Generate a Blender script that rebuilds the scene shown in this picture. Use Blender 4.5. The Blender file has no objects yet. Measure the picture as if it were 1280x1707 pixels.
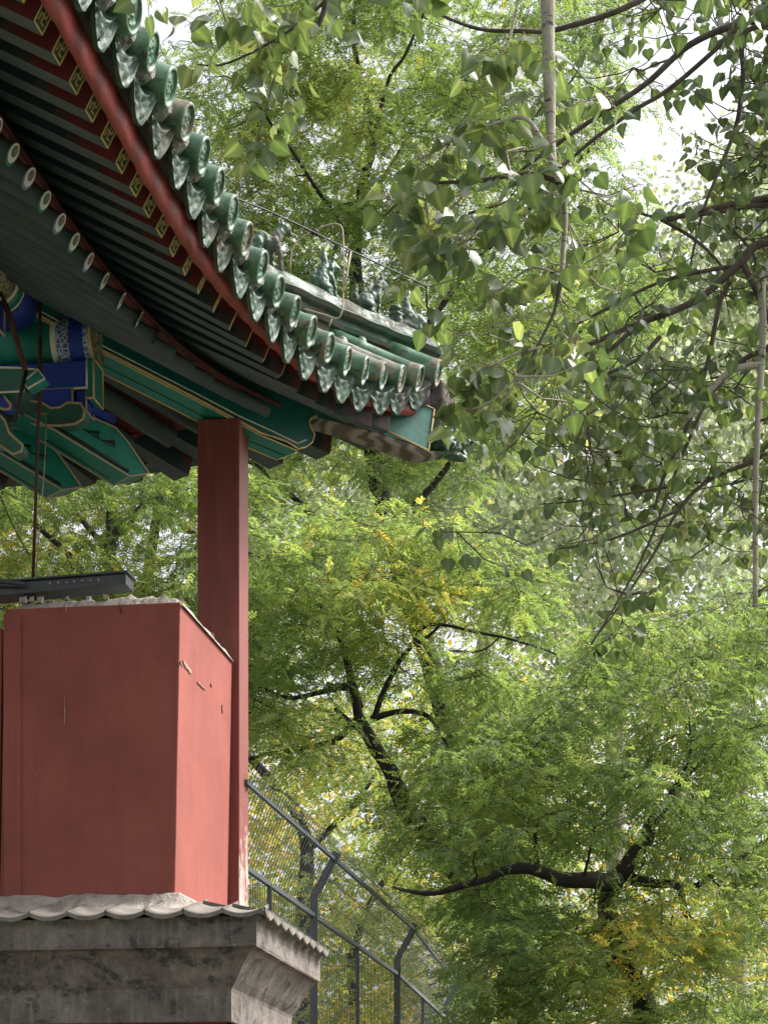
import bpy, bmesh, math, random
import numpy as np
from mathutils import Vector, Matrix, noise
R=math.radians
scn=bpy.context.scene
# ---------------- camera, world, sun, exposure ----------------
EYE=1.6
cam=bpy.data.cameras.new("camera"); camo=bpy.data.objects.new("camera",cam); scn.collection.objects.link(camo)
camo.location=(0,0,EYE); camo.rotation_euler=(R(90),0,0)
cam.sensor_fit='HORIZONTAL'; cam.sensor_width=36; cam.lens=106.875; cam.shift_y=(2033-853.5)/1280
cam.clip_start=.1; cam.clip_end=2000
scn.camera=camo
scn.render.resolution_x=767; scn.render.resolution_y=1024
w=bpy.data.worlds.new("World"); scn.world=w; w.use_nodes=True
nt=w.node_tree; nt.nodes.clear()
SUN_EL,SUN_AZ=R(47),R(72)      # azimuth measured from +Y towards +X
sky=nt.nodes.new('ShaderNodeTexSky'); sky.sky_type='NISHITA'; sky.sun_disc=False
sky.sun_elevation=SUN_EL; sky.sun_rotation=SUN_AZ; sky.air_density=1.0; sky.dust_density=6; sky.ozone_density=1
hs=nt.nodes.new('ShaderNodeHueSaturation'); hs.inputs['Saturation'].default_value=.22   # cloud cover: nearly white sky
bg=nt.nodes.new('ShaderNodeBackground'); bg.inputs[1].default_value=.135
wo=nt.nodes.new('ShaderNodeOutputWorld')
nt.links.new(sky.outputs[0],hs.inputs['Color']); nt.links.new(hs.outputs[0],bg.inputs[0]); nt.links.new(bg.outputs[0],wo.inputs[0])
sl=bpy.data.lights.new("sun",'SUN'); sl.energy=2.0; sl.angle=R(14); sl.color=(1,.95,.88)
so=bpy.data.objects.new("sun",sl); scn.collection.objects.link(so)
sd=Vector((math.sin(SUN_AZ)*math.cos(SUN_EL),math.cos(SUN_AZ)*math.cos(SUN_EL),math.sin(SUN_EL)))
so.rotation_euler=sd.to_track_quat('Z','Y').to_euler(); so.location=sd*60
scn.view_settings.view_transform='Standard'; scn.view_settings.look='None'
scn.view_settings.exposure=1.25; scn.view_settings.gamma=1
# ---------------- helpers ----------------
C=scn.collection
th=R(8.65); s_,c_=math.sin(th),math.cos(th); F=3800.0; VY=2033.0; CC=16.95
def W(a,o,z): return Vector((a*s_+o*c_, a*c_-o*s_, z+EYE))       # a: along the wall, o: outwards, z above eye
def P(x,y,Y): return Vector(((x-640)*Y/F, Y, EYE+(VY-y)*Y/F))
VA=Vector((s_,c_,0)); VO=Vector((c_,-s_,0)); VZ=Vector((0,0,1))
def AO(x,y,a):      # point of the plane a=const behind a pixel, in local a,o,z
    k=(x-640)/F; o=a*(k*c_-s_)/(c_+k*s_); Y=a*c_-o*s_; return (a,o,(VY-y)*Y/F)
def AOo(x,y,o):     # point of the plane o=const
    k=(x-640)/F; a=-o*(c_+k*s_)/(s_-k*c_); Y=a*c_-o*s_; return (a,o,(VY-y)*Y/F)
ORG={}
def root(name,label,cat,loc,group=None):
    o=bpy.data.objects.new(name,None); C.objects.link(o); o.location=loc; o.empty_display_size=.2
    o['label']=label; o['category']=cat
    if group:o['group']=group
    ORG[o.name]=Vector(loc); return o
def origin(p):
    while p.parent: p=p.parent
    return ORG.get(p.name,Vector((0,0,0)))
class MB:
    def __init__(s): s.v=[];s.f=[];s.m=[];s.sm=[]
    def add(s,vs,fs,m=0,smooth=False):
        b=len(s.v); s.v+= [tuple(v) for v in vs]
        for f in fs: s.f.append([i+b for i in f]); s.m.append(m); s.sm.append(smooth)
    def box(s,c,x,y,z,m=0):    # centre, half-axis vectors
        c=Vector(c); vs=[c+x*i+y*j+z*k for i in(-1,1) for j in(-1,1) for k in(-1,1)]
        s.add(vs,[(0,1,3,2),(4,6,7,5),(0,4,5,1),(2,3,7,6),(0,2,6,4),(1,5,7,3)],m)
    def hexa(s,vs,m=0,ms=None): # 8 corners: bottom ring 0-3, top ring 4-7
        fs=[(3,2,1,0),(4,5,6,7),(0,1,5,4),(1,2,6,5),(2,3,7,6),(3,0,4,7)]
        for i,f in enumerate(fs): s.add([vs[j] for j in f],[(0,1,2,3)],ms[i] if ms else m)
    def tube(s,pts,r,n=8,m=0,cap=True,smooth=True):
        pts=[Vector(p) for p in pts]; rr=r if isinstance(r,(list,tuple)) else [r]*len(pts)
        vs=[];fs=[];ref=None
        for i,p in enumerate(pts):
            t=(pts[min(i+1,len(pts)-1)]-pts[max(i-1,0)]).normalized()
            if ref is None: ref=t.orthogonal().normalized()
            ref=(ref-t*ref.dot(t)); ref=ref.normalized() if ref.length>1e-6 else t.orthogonal().normalized()
            b=t.cross(ref)
            for k in range(n):
                an=2*math.pi*k/n; vs.append(p+(ref*math.cos(an)+b*math.sin(an))*rr[i])
        for i in range(len(pts)-1):
            for k in range(n): fs.append((i*n+k,i*n+(k+1)%n,(i+1)*n+(k+1)%n,(i+1)*n+k))
        if cap: fs.append(tuple(range(n-1,-1,-1))); fs.append(tuple((len(pts)-1)*n+k for k in range(n)))
        s.add(vs,fs,m,smooth)
    def prism(s,poly,ext,m=0,mside=None,mend=None):   # poly 3D pts, extruded by ext
        n=len(poly); a=[Vector(p) for p in poly]; b=[p+ext for p in a]
        s.add(a,[tuple(range(n))],m); s.add(b,[tuple(range(n-1,-1,-1))],m)
        for i in range(n):
            j=(i+1)%n; s.add([a[i],b[i],b[j],a[j]],[(0,1,2,3)],mside if mside is not None else m)
    def grid(s,rows,m=0,smooth=True,close=False):
        n=len(rows[0]); vs=[p for r in rows for p in r]; fs=[]
        for i in range(len(rows)-1):
            for j in range(n-1 if not close else n): fs.append((i*n+j,i*n+(j+1)%n,(i+1)*n+(j+1)%n,(i+1)*n+j))
        s.add(vs,fs,m,smooth)
    def mesh(s,name,mats,org=Vector((0,0,0)),fix=True):
        me=bpy.data.meshes.new(name)
        me.from_pydata([tuple(Vector(v)-org) for v in s.v],[],s.f)
        for mt in (mats if isinstance(mats,(list,tuple)) else [mats]): me.materials.append(mt)
        me.polygons.foreach_set('material_index',s.m); me.polygons.foreach_set('use_smooth',s.sm)
        if fix:
            bm=bmesh.new(); bm.from_mesh(me); bmesh.ops.remove_doubles(bm,verts=bm.verts,dist=1e-5)
            bmesh.ops.recalc_face_normals(bm,faces=bm.faces); bm.to_mesh(me); bm.free()
        me.update(); return me
    def obj(s,name,mats,parent=None,label=None,bevel=0,fix=True):
        org=origin(parent) if parent else Vector((0,0,0))
        o=bpy.data.objects.new(name,s.mesh(name,mats,org,fix)); C.objects.link(o)
        if parent:o.parent=parent
        if label:o['label']=label
        if bevel:
            b=o.modifiers.new('bevel','BEVEL'); b.width=bevel; b.segments=2; b.limit_method='ANGLE'; b.angle_limit=R(40)
        return o
def place(me,name,parent,M,label=None,top=None):
    o=bpy.data.objects.new(name,me); C.objects.link(o); o.parent=parent
    if top is not None: o.matrix_local=M     # already relative to parent
    else: o.matrix_local=Matrix.Translation(-origin(parent))@M
    if label:o['label']=label
    return o
def rnd(a,b): return random.uniform(a,b)
random.seed(5)
# ---------------- materials ----------------
def mat(name,build):
    m=bpy.data.materials.new(name); m.use_nodes=True; n=m.node_tree; n.nodes.clear()
    out=n.nodes.new('ShaderNodeOutputMaterial'); p=n.nodes.new('ShaderNodeBsdfPrincipled'); n.links.new(p.outputs[0],out.inputs[0])
    build(n,p,out); return m
def N(n,t,**k):
    x=n.nodes.new(t)
    for a,b in k.items():
        if a.startswith('i_'): x.inputs[int(a[2:]) if a[2:].isdigit() else a[2:]].default_value=b
        else: setattr(x,a,b)
    return x
def noi(n,scale,detail=4,rough=.6,vec=None,dist=0):
    x=N(n,'ShaderNodeTexNoise'); x.inputs['Scale'].default_value=scale; x.inputs['Detail'].default_value=detail
    x.inputs['Roughness'].default_value=rough; x.inputs['Distortion'].default_value=dist
    if vec: n.links.new(vec,x.inputs['Vector'])
    return x
def ramp(n,src,stops):
    r=N(n,'ShaderNodeValToRGB'); e=r.color_ramp.elements
    while len(e)<len(stops): e.new(.5)
    for i,(p,c) in enumerate(stops):
        e[i].position=p; e[i].color=(c[0],c[1],c[2],1) if isinstance(c,(tuple,list)) else (c,c,c,1)
    n.links.new(src,r.inputs[0]); return r
def mix(n,fac,a,b):
    x=N(n,'ShaderNodeMix',data_type='RGBA')
    for i,v in ((0,fac),(6,a),(7,b)):
        if isinstance(v,(int,float)): x.inputs[i].default_value=v
        elif isinstance(v,tuple): x.inputs[i].default_value=(v[0],v[1],v[2],1)
        else: n.links.new(v,x.inputs[i])
    return x.outputs[2]
def bump(n,p,src,st,dist=.01):
    b=N(n,'ShaderNodeBump'); b.inputs['Strength'].default_value=st; b.inputs['Distance'].default_value=dist
    n.links.new(src,b.inputs['Height']); n.links.new(b.outputs[0],p.inputs['Normal'])
def coords(n,scale=(1,1,1),obj=True):
    t=N(n,'ShaderNodeNewGeometry' if not obj else 'ShaderNodeTexCoord'); m=N(n,'ShaderNodeMapping')
    m.inputs['Scale'].default_value=scale; n.links.new(t.outputs['Position' if not obj else 'Object'],m.inputs[0]); return m.outputs[0]
def simple(name,col,rough=.6,var=.25,sc=6,bmp=.15,dirt=None,dsc=3,damt=.5,spec=.4,metal=0,bdist=.01):
    def b(n,p,out):
        g=coords(n,obj=False)
        a=noi(n,sc,6,.65,g); dk=tuple(x*(1-var) for x in col); lt=tuple(min(1,x*(1+var)) for x in col)
        r=ramp(n,a.outputs[0],[(.3,dk),(.7,lt)]); o=r.outputs[0]
        if dirt:
            d=noi(n,dsc,8,.7,g); dm=ramp(n,d.outputs[0],[(1-damt-.08,0),(1-damt+.1,1)])
            o=mix(n,dm.outputs[0],o,dirt)
        n.links.new(o,p.inputs['Base Color']); p.inputs['Roughness'].default_value=rough
        p.inputs['Specular IOR Level'].default_value=spec; p.inputs['Metallic'].default_value=metal
        bb=noi(n,sc*6,5,.6,g); bump(n,p,bb.outputs[0],bmp,bdist)
    return mat(name,b)
def redplaster(name,col):
    def b(n,p,out):
        g=coords(n,obj=False)
        a=noi(n,1.7,5,.6,g); r=ramp(n,a.outputs[0],[(.3,tuple(x*.8 for x in col)),(.7,tuple(x*1.15 for x in col))])
        st=noi(n,3.0,3,.5,coords(n,(6,6,.35),False)); sm=ramp(n,st.outputs[0],[(.5,0),(.72,.6)])
        o=mix(n,sm.outputs[0],r.outputs[0],tuple(x*.8 for x in col))
        # chipped scratches showing pale plaster
        sc=noi(n,2.2,4,.7,coords(n,(14,14,1.6),False),.3); sk=noi(n,2.3,3,.6,g)
        m1=N(n,'ShaderNodeMath',operation='MULTIPLY'); n.links.new(ramp(n,sc.outputs[0],[(.735,0),(.75,1)]).outputs[0],m1.inputs[0]); n.links.new(ramp(n,sk.outputs[0],[(.5,0),(.56,1)]).outputs[0],m1.inputs[1])
        o=mix(n,m1.outputs[0],o,(.50,.33,.27))
        fs=noi(n,55,3,.6,g); o=mix(n,ramp(n,fs.outputs[0],[(.74,0),(.78,.6)]).outputs[0],o,(.12,.03,.025))
        n.links.new(o,p.inputs['Base Color']); p.inputs['Roughness'].default_value=.75; p.inputs['Specular IOR Level'].default_value=.25
        bb=noi(n,9,6,.6,g); bump(n,p,bb.outputs[0],.25,.02)
    return mat(name,b)
M={}
M['red']=redplaster('red_lime_plaster',(.285,.084,.067))
M['redlow']=redplaster('red_lower_plaster',(.30,.05,.04))
def postb(n,p,out):
    g=coords(n,obj=False); tc=N(n,'ShaderNodeNewGeometry'); sp=N(n,'ShaderNodeSeparateXYZ'); n.links.new(tc.outputs['Position'],sp.inputs[0])
    a=noi(n,4,5,.6,coords(n,(6,6,.5),False)); col=ramp(n,a.outputs[0],[(.3,(.17,.040,.032)),(.7,(.23,.062,.05))]).outputs[0]
    # paint peels to grey wood low down
    zr=N(n,'ShaderNodeMapRange'); zr.inputs['From Min'].default_value=4.7; zr.inputs['From Max'].default_value=3.2; zr.inputs['To Min'].default_value=-.25; zr.inputs['To Max'].default_value=.22
    n.links.new(sp.outputs[2],zr.inputs[0]); pn=noi(n,9,8,.75,coords(n,(2.4,2.4,.8),False))
    ad=N(n,'ShaderNodeMath',operation='ADD'); n.links.new(zr.outputs[0],ad.inputs[0]); n.links.new(pn.outputs[0],ad.inputs[1])
    # only the weather side peels (normal towards the open side)
    dt=N(n,'ShaderNodeVectorMath',operation='DOT_PRODUCT'); n.links.new(tc.outputs['Normal'],dt.inputs[0]); dt.inputs[1].default_value=(c_,-s_,0)
    mm=N(n,'ShaderNodeMath',operation='MULTIPLY'); fm=ramp(n,dt.outputs['Value'],[(.3,.0),(.6,1)]); pk=ramp(n,ad.outputs[0],[(.52,0),(.56,1)])
    n.links.new(fm.outputs[0],mm.inputs[0]); n.links.new(pk.outputs[0],mm.inputs[1])
    o=mix(n,mm.outputs[0],col,(.42,.36,.32)); n.links.new(o,p.inputs['Base Color']); p.inputs['Roughness'].default_value=.65
    bump(n,p,pn.outputs[0],.5,.01)
M['post']=mat('peeling_red_paint',postb)
def cornb(n,p,out):
    g=coords(n,obj=False)
    a=noi(n,4.5,9,.75,g); col=ramp(n,a.outputs[0],[(.32,(.09,.074,.066)),(.5,(.17,.142,.128)),(.68,(.28,.245,.22))]).outputs[0]
    d=noi(n,5.5,9,.75,coords(n,(1,1,1.6),False),.5); col=mix(n,ramp(n,d.outputs[0],[(.52,0),(.60,.8)]).outputs[0],col,(.035,.03,.028))
    st=noi(n,7,4,.6,coords(n,(5,5,.5),False)); col=mix(n,ramp(n,st.outputs[0],[(.5,0),(.7,.4)]).outputs[0],col,(.33,.29,.27))
    e=noi(n,18,6,.7,g); col=mix(n,ramp(n,e.outputs[0],[(.66,0),(.72,.7)]).outputs[0],col,(.5,.47,.43))
    n.links.new(col,p.inputs['Base Color']); p.inputs['Roughness'].default_value=.9
    bump(n,p,d.outputs[0],.7,.03)
M['cornice']=mat('stained_grey_brick_plaster',cornb)
M['greytile']=simple('grey_clay_tile',(.20,.178,.158),.85,.35,7,.3,(.12,.1,.09),6,.35)
M['mortar']=simple('lime_mortar',(.36,.32,.28),.95,.3,9,.6,(.16,.13,.11),5,.4,bdist=.03)
def glaze(name,cols,dirt,amt,r0=.22):
    def b(n,p,out):
        g=coords(n,obj=False); oi=N(n,'ShaderNodeObjectInfo')
        a=noi(n,5,6,.7,g); r=ramp(n,a.outputs[0],[(.3,cols[0]),(.5,cols[1]),(.72,cols[2])])
        d=noi(n,7,9,.75,g); ad=N(n,'ShaderNodeMath',operation='MULTIPLY_ADD'); n.links.new(oi.outputs['Random'],ad.inputs[0]); ad.inputs[1].default_value=.16; n.links.new(d.outputs[0],ad.inputs[2])
        dm=ramp(n,ad.outputs[0],[(amt,0),(amt+.09,1)]); o=mix(n,dm.outputs[0],r.outputs[0],dirt)
        k=noi(n,16,7,.7,g); o=mix(n,ramp(n,k.outputs[0],[(.54,0),(.63,.9)]).outputs[0],o,(.035,.04,.032))
        n.links.new(o,p.inputs['Base Color'])
        rr=ramp(n,dm.outputs[0],[(0,r0),(1,.85)]); n.links.new(rr.outputs[0],p.inputs['Roughness'])
        bump(n,p,k.outputs[0],.35,.012)
    return mat(name,b)
M['glaze']=glaze('green_glazed_tile',[(.022,.062,.034),(.06,.145,.078),(.15,.27,.17)],(.20,.17,.125),.60,.33)
M['glazeold']=glaze('weathered_green_tile',[(.022,.045,.03),(.05,.09,.06),(.13,.18,.135)],(.22,.205,.165),.55,.45)
M['drip']=glaze('drip_tile_glaze',[(.018,.045,.028),(.045,.095,.06),(.11,.18,.125)],(.13,.125,.10),.60,.55)
M['ridge']=glaze('dark_green_ridge_glaze',[(.015,.045,.03),(.035,.085,.055),(.08,.14,.10)],(.10,.095,.075),.52,.5)
M['beast']=glaze('green_glazed_figure',[(.02,.055,.035),(.045,.11,.07),(.10,.18,.13)],(.12,.11,.085),.60,.4)
M['chip']=simple('bare_plaster_chip',(.38,.25,.20),.9,.25,30,.3,(.3,.15,.12),40,.4)
M['mortarwhite']=simple('white_lime_filling',(.42,.40,.38),.95,.45,14,.9,(.1,.09,.08),12,.45,bdist=.04)
M['boardred']=simple('worn_red_eave_board',(.33,.055,.045),.5,.22,7,.3,(.2,.03,.025),3,.4,bdist=.02)
M['deckred']=simple('dark_red_sheathing',(.10,.016,.014),.7,.3,6,.3,(.05,.02,.02),5,.4)
M['raftergreen']=simple('lit_toned_green_rafter_paint',(.052,.078,.078),.6,.25,4,.15,(.03,.035,.03),9,.35)  # rafter green greyed and lifted: the light on the undersides is in the colour
M['rafterdark']=simple('shade_toned_teal_rafter_side',(.008,.030,.034),.6,.3,6,.12,(.02,.025,.025),9,.35)  # green of the rafter sides, darkened to stand in for their shade
M['raftermix']=simple('red_green_paint_overlap',(.065,.032,.030),.6,.5,14,.2,(.02,.045,.04),10,.5)
M['rafterred']=simple('red_rafter_side_paint',(.13,.022,.02),.55,.3,5,.15,(.07,.03,.025),6,.35)
M['teal']=simple('teal_beam_paint',(.01,.20,.155),.5,.18,5,.12,(.01,.10,.08),5,.4)
M['tealdark']=simple('deep_teal_beam_paint',(.006,.11,.095),.5,.2,5,.12,(.01,.05,.045),5,.4)
M['tealpanel']=simple('weathered_teal_panel',(.015,.115,.09),.6,.3,5,.2,(.03,.07,.06),9,.4)
M['gold']=simple('gilt_line',(.62,.45,.20),.45,.2,12,.1,(.3,.22,.1),9,.4)
M['cream']=simple('cream_line',(.68,.66,.52),.6,.15,12,.1)
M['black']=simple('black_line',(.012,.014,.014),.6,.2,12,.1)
M['blue']=simple('ultramarine_beam_paint',(.016,.045,.30),.6,.25,6,.1,(.01,.02,.12),8,.35)
M['olive']=simple('olive_green_paint',(.03,.11,.075),.55,.2,6,.1)
M['white']=simple('white_paint',(.72,.72,.70),.5,.1,12,.1,(.4,.4,.38),14,.3)
M['tan']=simple('tan_outline_paint',(.42,.32,.20),.55,.2,12,.1)
M['rust']=simple('rusty_iron',(.085,.04,.03),.7,.35,14,.3,(.16,.07,.04),9,.4,metal=.2)
M['steel']=simple('dark_grey_steel',(.07,.08,.085),.45,.2,8,.1,(.12,.11,.1),8,.3)
M['fence']=simple('slate_grey_fence_paint',(.085,.10,.11),.45,.12,8,.05)
M['wire']=simple('black_cable',(.015,.015,.015),.6,.2,8,.05)
M['brass']=simple('dull_brass_wire',(.38,.31,.20),.5,.2,14,.1)
M['ground']=simple('dirt_ground',(.12,.11,.09),.95,.3,.8,.3,(.06,.08,.03),.3,.5)
def floral(name,c1,c2,c3,sc):
    def b(n,p,out):
        g=coords(n,obj=False)
        v=N(n,'ShaderNodeTexVoronoi',feature='DISTANCE_TO_EDGE'); v.inputs['Scale'].default_value=sc; n.links.new(g,v.inputs['Vector'])
        q=noi(n,sc*1.6,2,.5,g,1.5)
        o=mix(n,ramp(n,v.outputs['Distance'],[(.06,0),(.12,1)]).outputs[0],c2,c1)
        o=mix(n,ramp(n,q.outputs[0],[(.53,0),(.56,1),(.6,0)]).outputs[0],o,c3)
        n.links.new(o,p.inputs['Base Color']); p.inputs['Roughness'].default_value=.5
    return mat(name,b)
M['floral']=floral('gilt_scrollwork',(.06,.10,.10),(.42,.33,.16),(.30,.28,.18),26)
M['bluefloral']=floral('blue_white_scrollwork',(.03,.06,.30),(.45,.5,.6),(.5,.55,.62),34)
def woodb(n,p,out):
    g=coords(n,obj=False); wv=N(n,'ShaderNodeTexWave',wave_type='BANDS'); wv.inputs['Scale'].default_value=2.4; wv.inputs['Distortion'].default_value=7; wv.inputs['Detail'].default_value=3; wv.inputs['Detail Scale'].default_value=1.6
    n.links.new(coords(n,(1,1,5),False),wv.inputs['Vector'])
    o=ramp(n,wv.outputs['Fac'],[(.25,(.10,.085,.07)),(.5,(.19,.165,.14)),(.85,(.27,.24,.21))])
    n.links.new(o.outputs[0],p.inputs['Base Color']); p.inputs['Roughness'].default_value=.85; bump(n,p,wv.outputs['Fac'],.5,.01)
M['agedwood']=mat('wavy_grained_bare_wood',woodb)
def bark(name,c1,c2,sc,band=False):
    def b(n,p,out):
        g=coords(n,(1,1,.35),False); a=noi(n,sc,7,.7,g); r=ramp(n,a.outputs[0],[(.35,c1),(.65,c2)]); o=r.outputs[0]
        if band:
            q=noi(n,14,3,.6,coords(n,(1,1,6),False)); o=mix(n,ramp(n,q.outputs[0],[(.6,0),(.64,1)]).outputs[0],o,(.06,.05,.04))
        n.links.new(o,p.inputs['Base Color']); p.inputs['Roughness'].default_value=.9; bump(n,p,a.outputs[0],.6,.03)
    return mat(name,b)
M['barkdark']=bark('dark_pagoda_bark',(.012,.010,.009),(.045,.036,.03),12)
M['barkpop']=bark('brown_poplar_bark',(.045,.036,.03),(.13,.105,.085),16)
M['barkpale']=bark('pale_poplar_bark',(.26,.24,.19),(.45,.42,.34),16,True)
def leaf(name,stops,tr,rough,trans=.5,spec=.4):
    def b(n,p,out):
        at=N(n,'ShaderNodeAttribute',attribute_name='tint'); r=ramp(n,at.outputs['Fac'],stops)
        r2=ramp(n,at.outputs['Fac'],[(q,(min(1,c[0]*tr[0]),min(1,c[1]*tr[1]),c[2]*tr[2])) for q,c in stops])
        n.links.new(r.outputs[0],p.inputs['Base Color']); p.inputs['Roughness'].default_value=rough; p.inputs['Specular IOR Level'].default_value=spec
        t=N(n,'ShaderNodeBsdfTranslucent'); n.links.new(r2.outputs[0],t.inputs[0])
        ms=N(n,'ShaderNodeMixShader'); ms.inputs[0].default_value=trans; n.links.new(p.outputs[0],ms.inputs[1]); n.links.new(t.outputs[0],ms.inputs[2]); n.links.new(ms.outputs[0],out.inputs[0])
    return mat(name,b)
M['leafsoph']=leaf('pagoda_tree_leaf',[(0,(.09,.15,.05)),(.45,(.165,.235,.08)),(.75,(.27,.325,.095)),(1,(.62,.44,.09))],(1.5,1.5,1.0),.5,.62)
M['leafpop']=leaf('poplar_leaf',[(0,(.055,.085,.042)),(.5,(.098,.14,.066)),(.85,(.17,.22,.095)),(1,(.34,.36,.18))],(1.5,1.6,.8),.35,.44,.6)
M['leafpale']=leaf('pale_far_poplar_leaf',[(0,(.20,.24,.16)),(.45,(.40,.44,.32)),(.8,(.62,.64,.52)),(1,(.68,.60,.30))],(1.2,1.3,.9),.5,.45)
M['petiole']=simple('petiole',(.30,.20,.07),.5,.3,9,.05)
# ---------------- ground ----------------
g=MB(); g.grid([[Vector((x,y,0)) for x in np.linspace(-600,600,25)] for y in np.linspace(-300,900,25)],smooth=False)
go=g.obj('ground',M['ground']); go['kind']='structure'
#SECTION_PAVILION
# ---------------- pavilion ----------------
def o_c(a): u=max(a-10.9,0); return -2.4234+.04525*u*u-.002038*u**3
def z_c(a): u=max(a-10.9,0); return 4.928-.01488*u*u+.014516*u**3
def z_f(a): return float(np.interp(a,[8,10,11,12,13,14,14.6,14.95],[4.725,4.715,4.75,4.805,4.88,5.03,5.17,5.30]))
def z_r(a): return float(np.interp(a,[8,10.5,11.5,12.5,13.2,14,14.35],[4.745,4.745,4.785,4.83,4.90,5.02,5.10]))
o_f=lambda a:o_c(a)-.24
o_r=lambda a:o_c(a)-.74
def MIR(a,o): return (o+CC,a-CC)
def LW(p,mir): 
    a,o,z=p
    if mir:a,o=MIR(a,o)
    return W(a,o,z)
CO=-6.35; CA=10.6
pav=root('pavilion','traditional pavilion corner with green glazed roof tiles, painted rafters and upturned eave','pavilion',W(12.6,-4.4,-EYE))
def rafter_axis(a,kind):
    if kind=='f': E=Vector((a,o_f(a),z_f(a))); t=float(np.interp(a,[10.6,11.8,13,14,14.9],[.54,.47,.29,.19,.13]))
    else: E=Vector((a,o_r(a),z_r(a))); t=float(np.interp(a,[10.6,11.8,13,14,14.9],[.62,.52,.33,.22,.15]))
    q=Vector((min(a,CA)-a,CO-E.y,0)); L=q.length; T=E+q+Vector((0,0,t*L))
    return E,(T-E).normalized(),(T-E).length
def make_rafter(a,kind,mir,idx):
    E,d,L=rafter_axis(a,kind)
    side=d.cross(Vector((0,0,1))).normalized(); up=side.cross(d).normalized()
    if up.z<0: up=-up
    w2,h2=(.057-.024*max(0,min(1,(a-10.6)/1.0)),.056) if not mir else (.075,.068)
    V=lambda p:LW(p,mir)
    b=MB()
    if kind=='f':
        L=min(L,.95+.1); corner=a>12.0
        # lower half green with shade-darkened sides, upper half and inner end red
        def ring(t,u0,u1):
            if u0==-h2 and a>12.4: u0-=.035*min(1,(a-12.4)/1.)
            c=E+d*t; wt=w2*(1-min(.45,max(0,a-10.6)*.3)*min(1,t*1.5)); return [c+side*wt*i+up*u for i,u in((-1,u0),(1,u0),(1,u1),(-1,u1))]
        def seg(t0,t1,u0,u1,m,mbot):
            r0=[V(p) for p in ring(t0,u0,u1)]; r1=[V(p) for p in ring(t1,u0,u1)]
            b.add(r0+r1,[(0,1,5,4)],mbot); b.add(r0+r1,[(1,2,6,5),(3,0,4,7)],m); b.add(r0+r1,[(2,3,7,6),(0,3,2,1),(4,5,6,7)],m)
        s0=.010; Lr=max(.012,.17+.04*noise.noise(Vector((idx*1.7,3,5)))-.13*max(0,a-10.4)); Lq=Lr+.07
        seg(0,Lr,-h2,s0,1,0); seg(Lr,Lq,-h2,s0,2,0); seg(Lq,L,-h2,s0,3,0); seg(0,L,s0,h2,1,1)
        o=b.obj('square_rafter',[M['raftergreen'],M['rafterred'],M['raftermix'],M['rafterdark']],pav)
    else:
        L=min(L,2.3); r=.046-.008*max(0,min(1,(a-10.6)/1.0)) if not mir else .062
        b.tube([V(E),V(E+d*L)],r,12); o=b.obj('round_rafter',[M['raftergreen']],pav)
    if mir or (kind=='f' and a>13.0) or (kind=='r' and a>12.3): return o
    # painted end
    e=MB(); q=-d  # outward normal
    def E2(x,y,t=0): return V(E+side*x+up*y+q*t)
    if kind=='f':
        e.add([E2(-w2,-h2,.002),E2(w2,-h2,.002),E2(w2,h2,.002),E2(-w2,h2,.002)],[(0,1,2,3)],0)
        def ln(x0,y0,x1,y1,t=.005,hw=.0032):
            x0,x1=sorted((x0,x1)); y0,y1=sorted((y0,y1)); x0-=hw;x1+=hw;y0-=hw;y1+=hw
            e.box(sum([E2(x0,y0,t/2+.002),E2(x1,y1,t/2+.002)],Vector())/2,(E2(x1,y0)-E2(x0,y0))/2,(E2(x0,y1)-E2(x0,y0))/2,(E2(0,0,t)-E2(0,0,0))/2,1)
        k=w2-.005; kh=h2-.005
        for s in(-1,1): ln(-k,s*kh,k,s*kh); ln(s*k,-kh,s*k,kh)
        A=.028
        for ln_ in [(0,-A,0,A),(-A,0,A,0),(0,A,A,A),(A,0,A,-A),(0,-A,-A,-A),(-A,0,-A,A)]: ln(*ln_,t=.004,hw=.0026)
        en=e.obj('painted_end',[M['olivefill'],M['yellow']],o)
    else:
        n=24
        def disc(r,cx,cy,t,m): e.add([E2(cx+r*math.cos(2*math.pi*i/n),cy+r*math.sin(2*math.pi*i/n),t) for i in range(n)],[tuple(range(n))],m)
        disc(.053,0,0,.002,0 if idx%2 else 3); disc(.045,0,.008,.004,1); disc(.027,0,.016,.006,0 if idx%2 else 3); disc(.021,0,.018,.008,2)
        en=e.obj('painted_end',[M['blue2'],M['white'],M['goldish'],M['teal']],o,label='white and blue eye-patterned rafter end' if idx%2 else 'white and green eye-patterned rafter end',fix=False)
    return o
M['yellow']=simple('yellow_pattern_paint',(.62,.56,.24),.5,.15,12,.1)
M['olivefill']=simple('dark_olive_fill',(.05,.08,.045),.5,.2,12,.1)
M['blue2']=simple('pale_blue_paint',(.16,.22,.42),.5,.2,12,.1)
M['goldish']=simple('gold_pupil_paint',(.22,.17,.06),.5,.2,12,.1)
def spaced(a0,a1,s0,s1):
    a=a0;L=[]
    while a<a1: L.append(a); a+=s0+(s1-s0)*max(0,min(1,(a-10.5)/.8))
    return L
FA=spaced(7.2,14.85,.2385,.288)
for i,a in enumerate(FA): make_rafter(a,'f',False,i)
RA=spaced(7.4,14.25,.2385,.285)
for i,a in enumerate(RA): make_rafter(a,'r',False,i)
for i,a in enumerate(spaced(10.4,14.85,.285,.30)): make_rafter(a+.05,'f',True,i)
for i,a in enumerate(spaced(10.4,14.2,.285,.27)): make_rafter(a+.05,'r',True,i)
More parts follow.
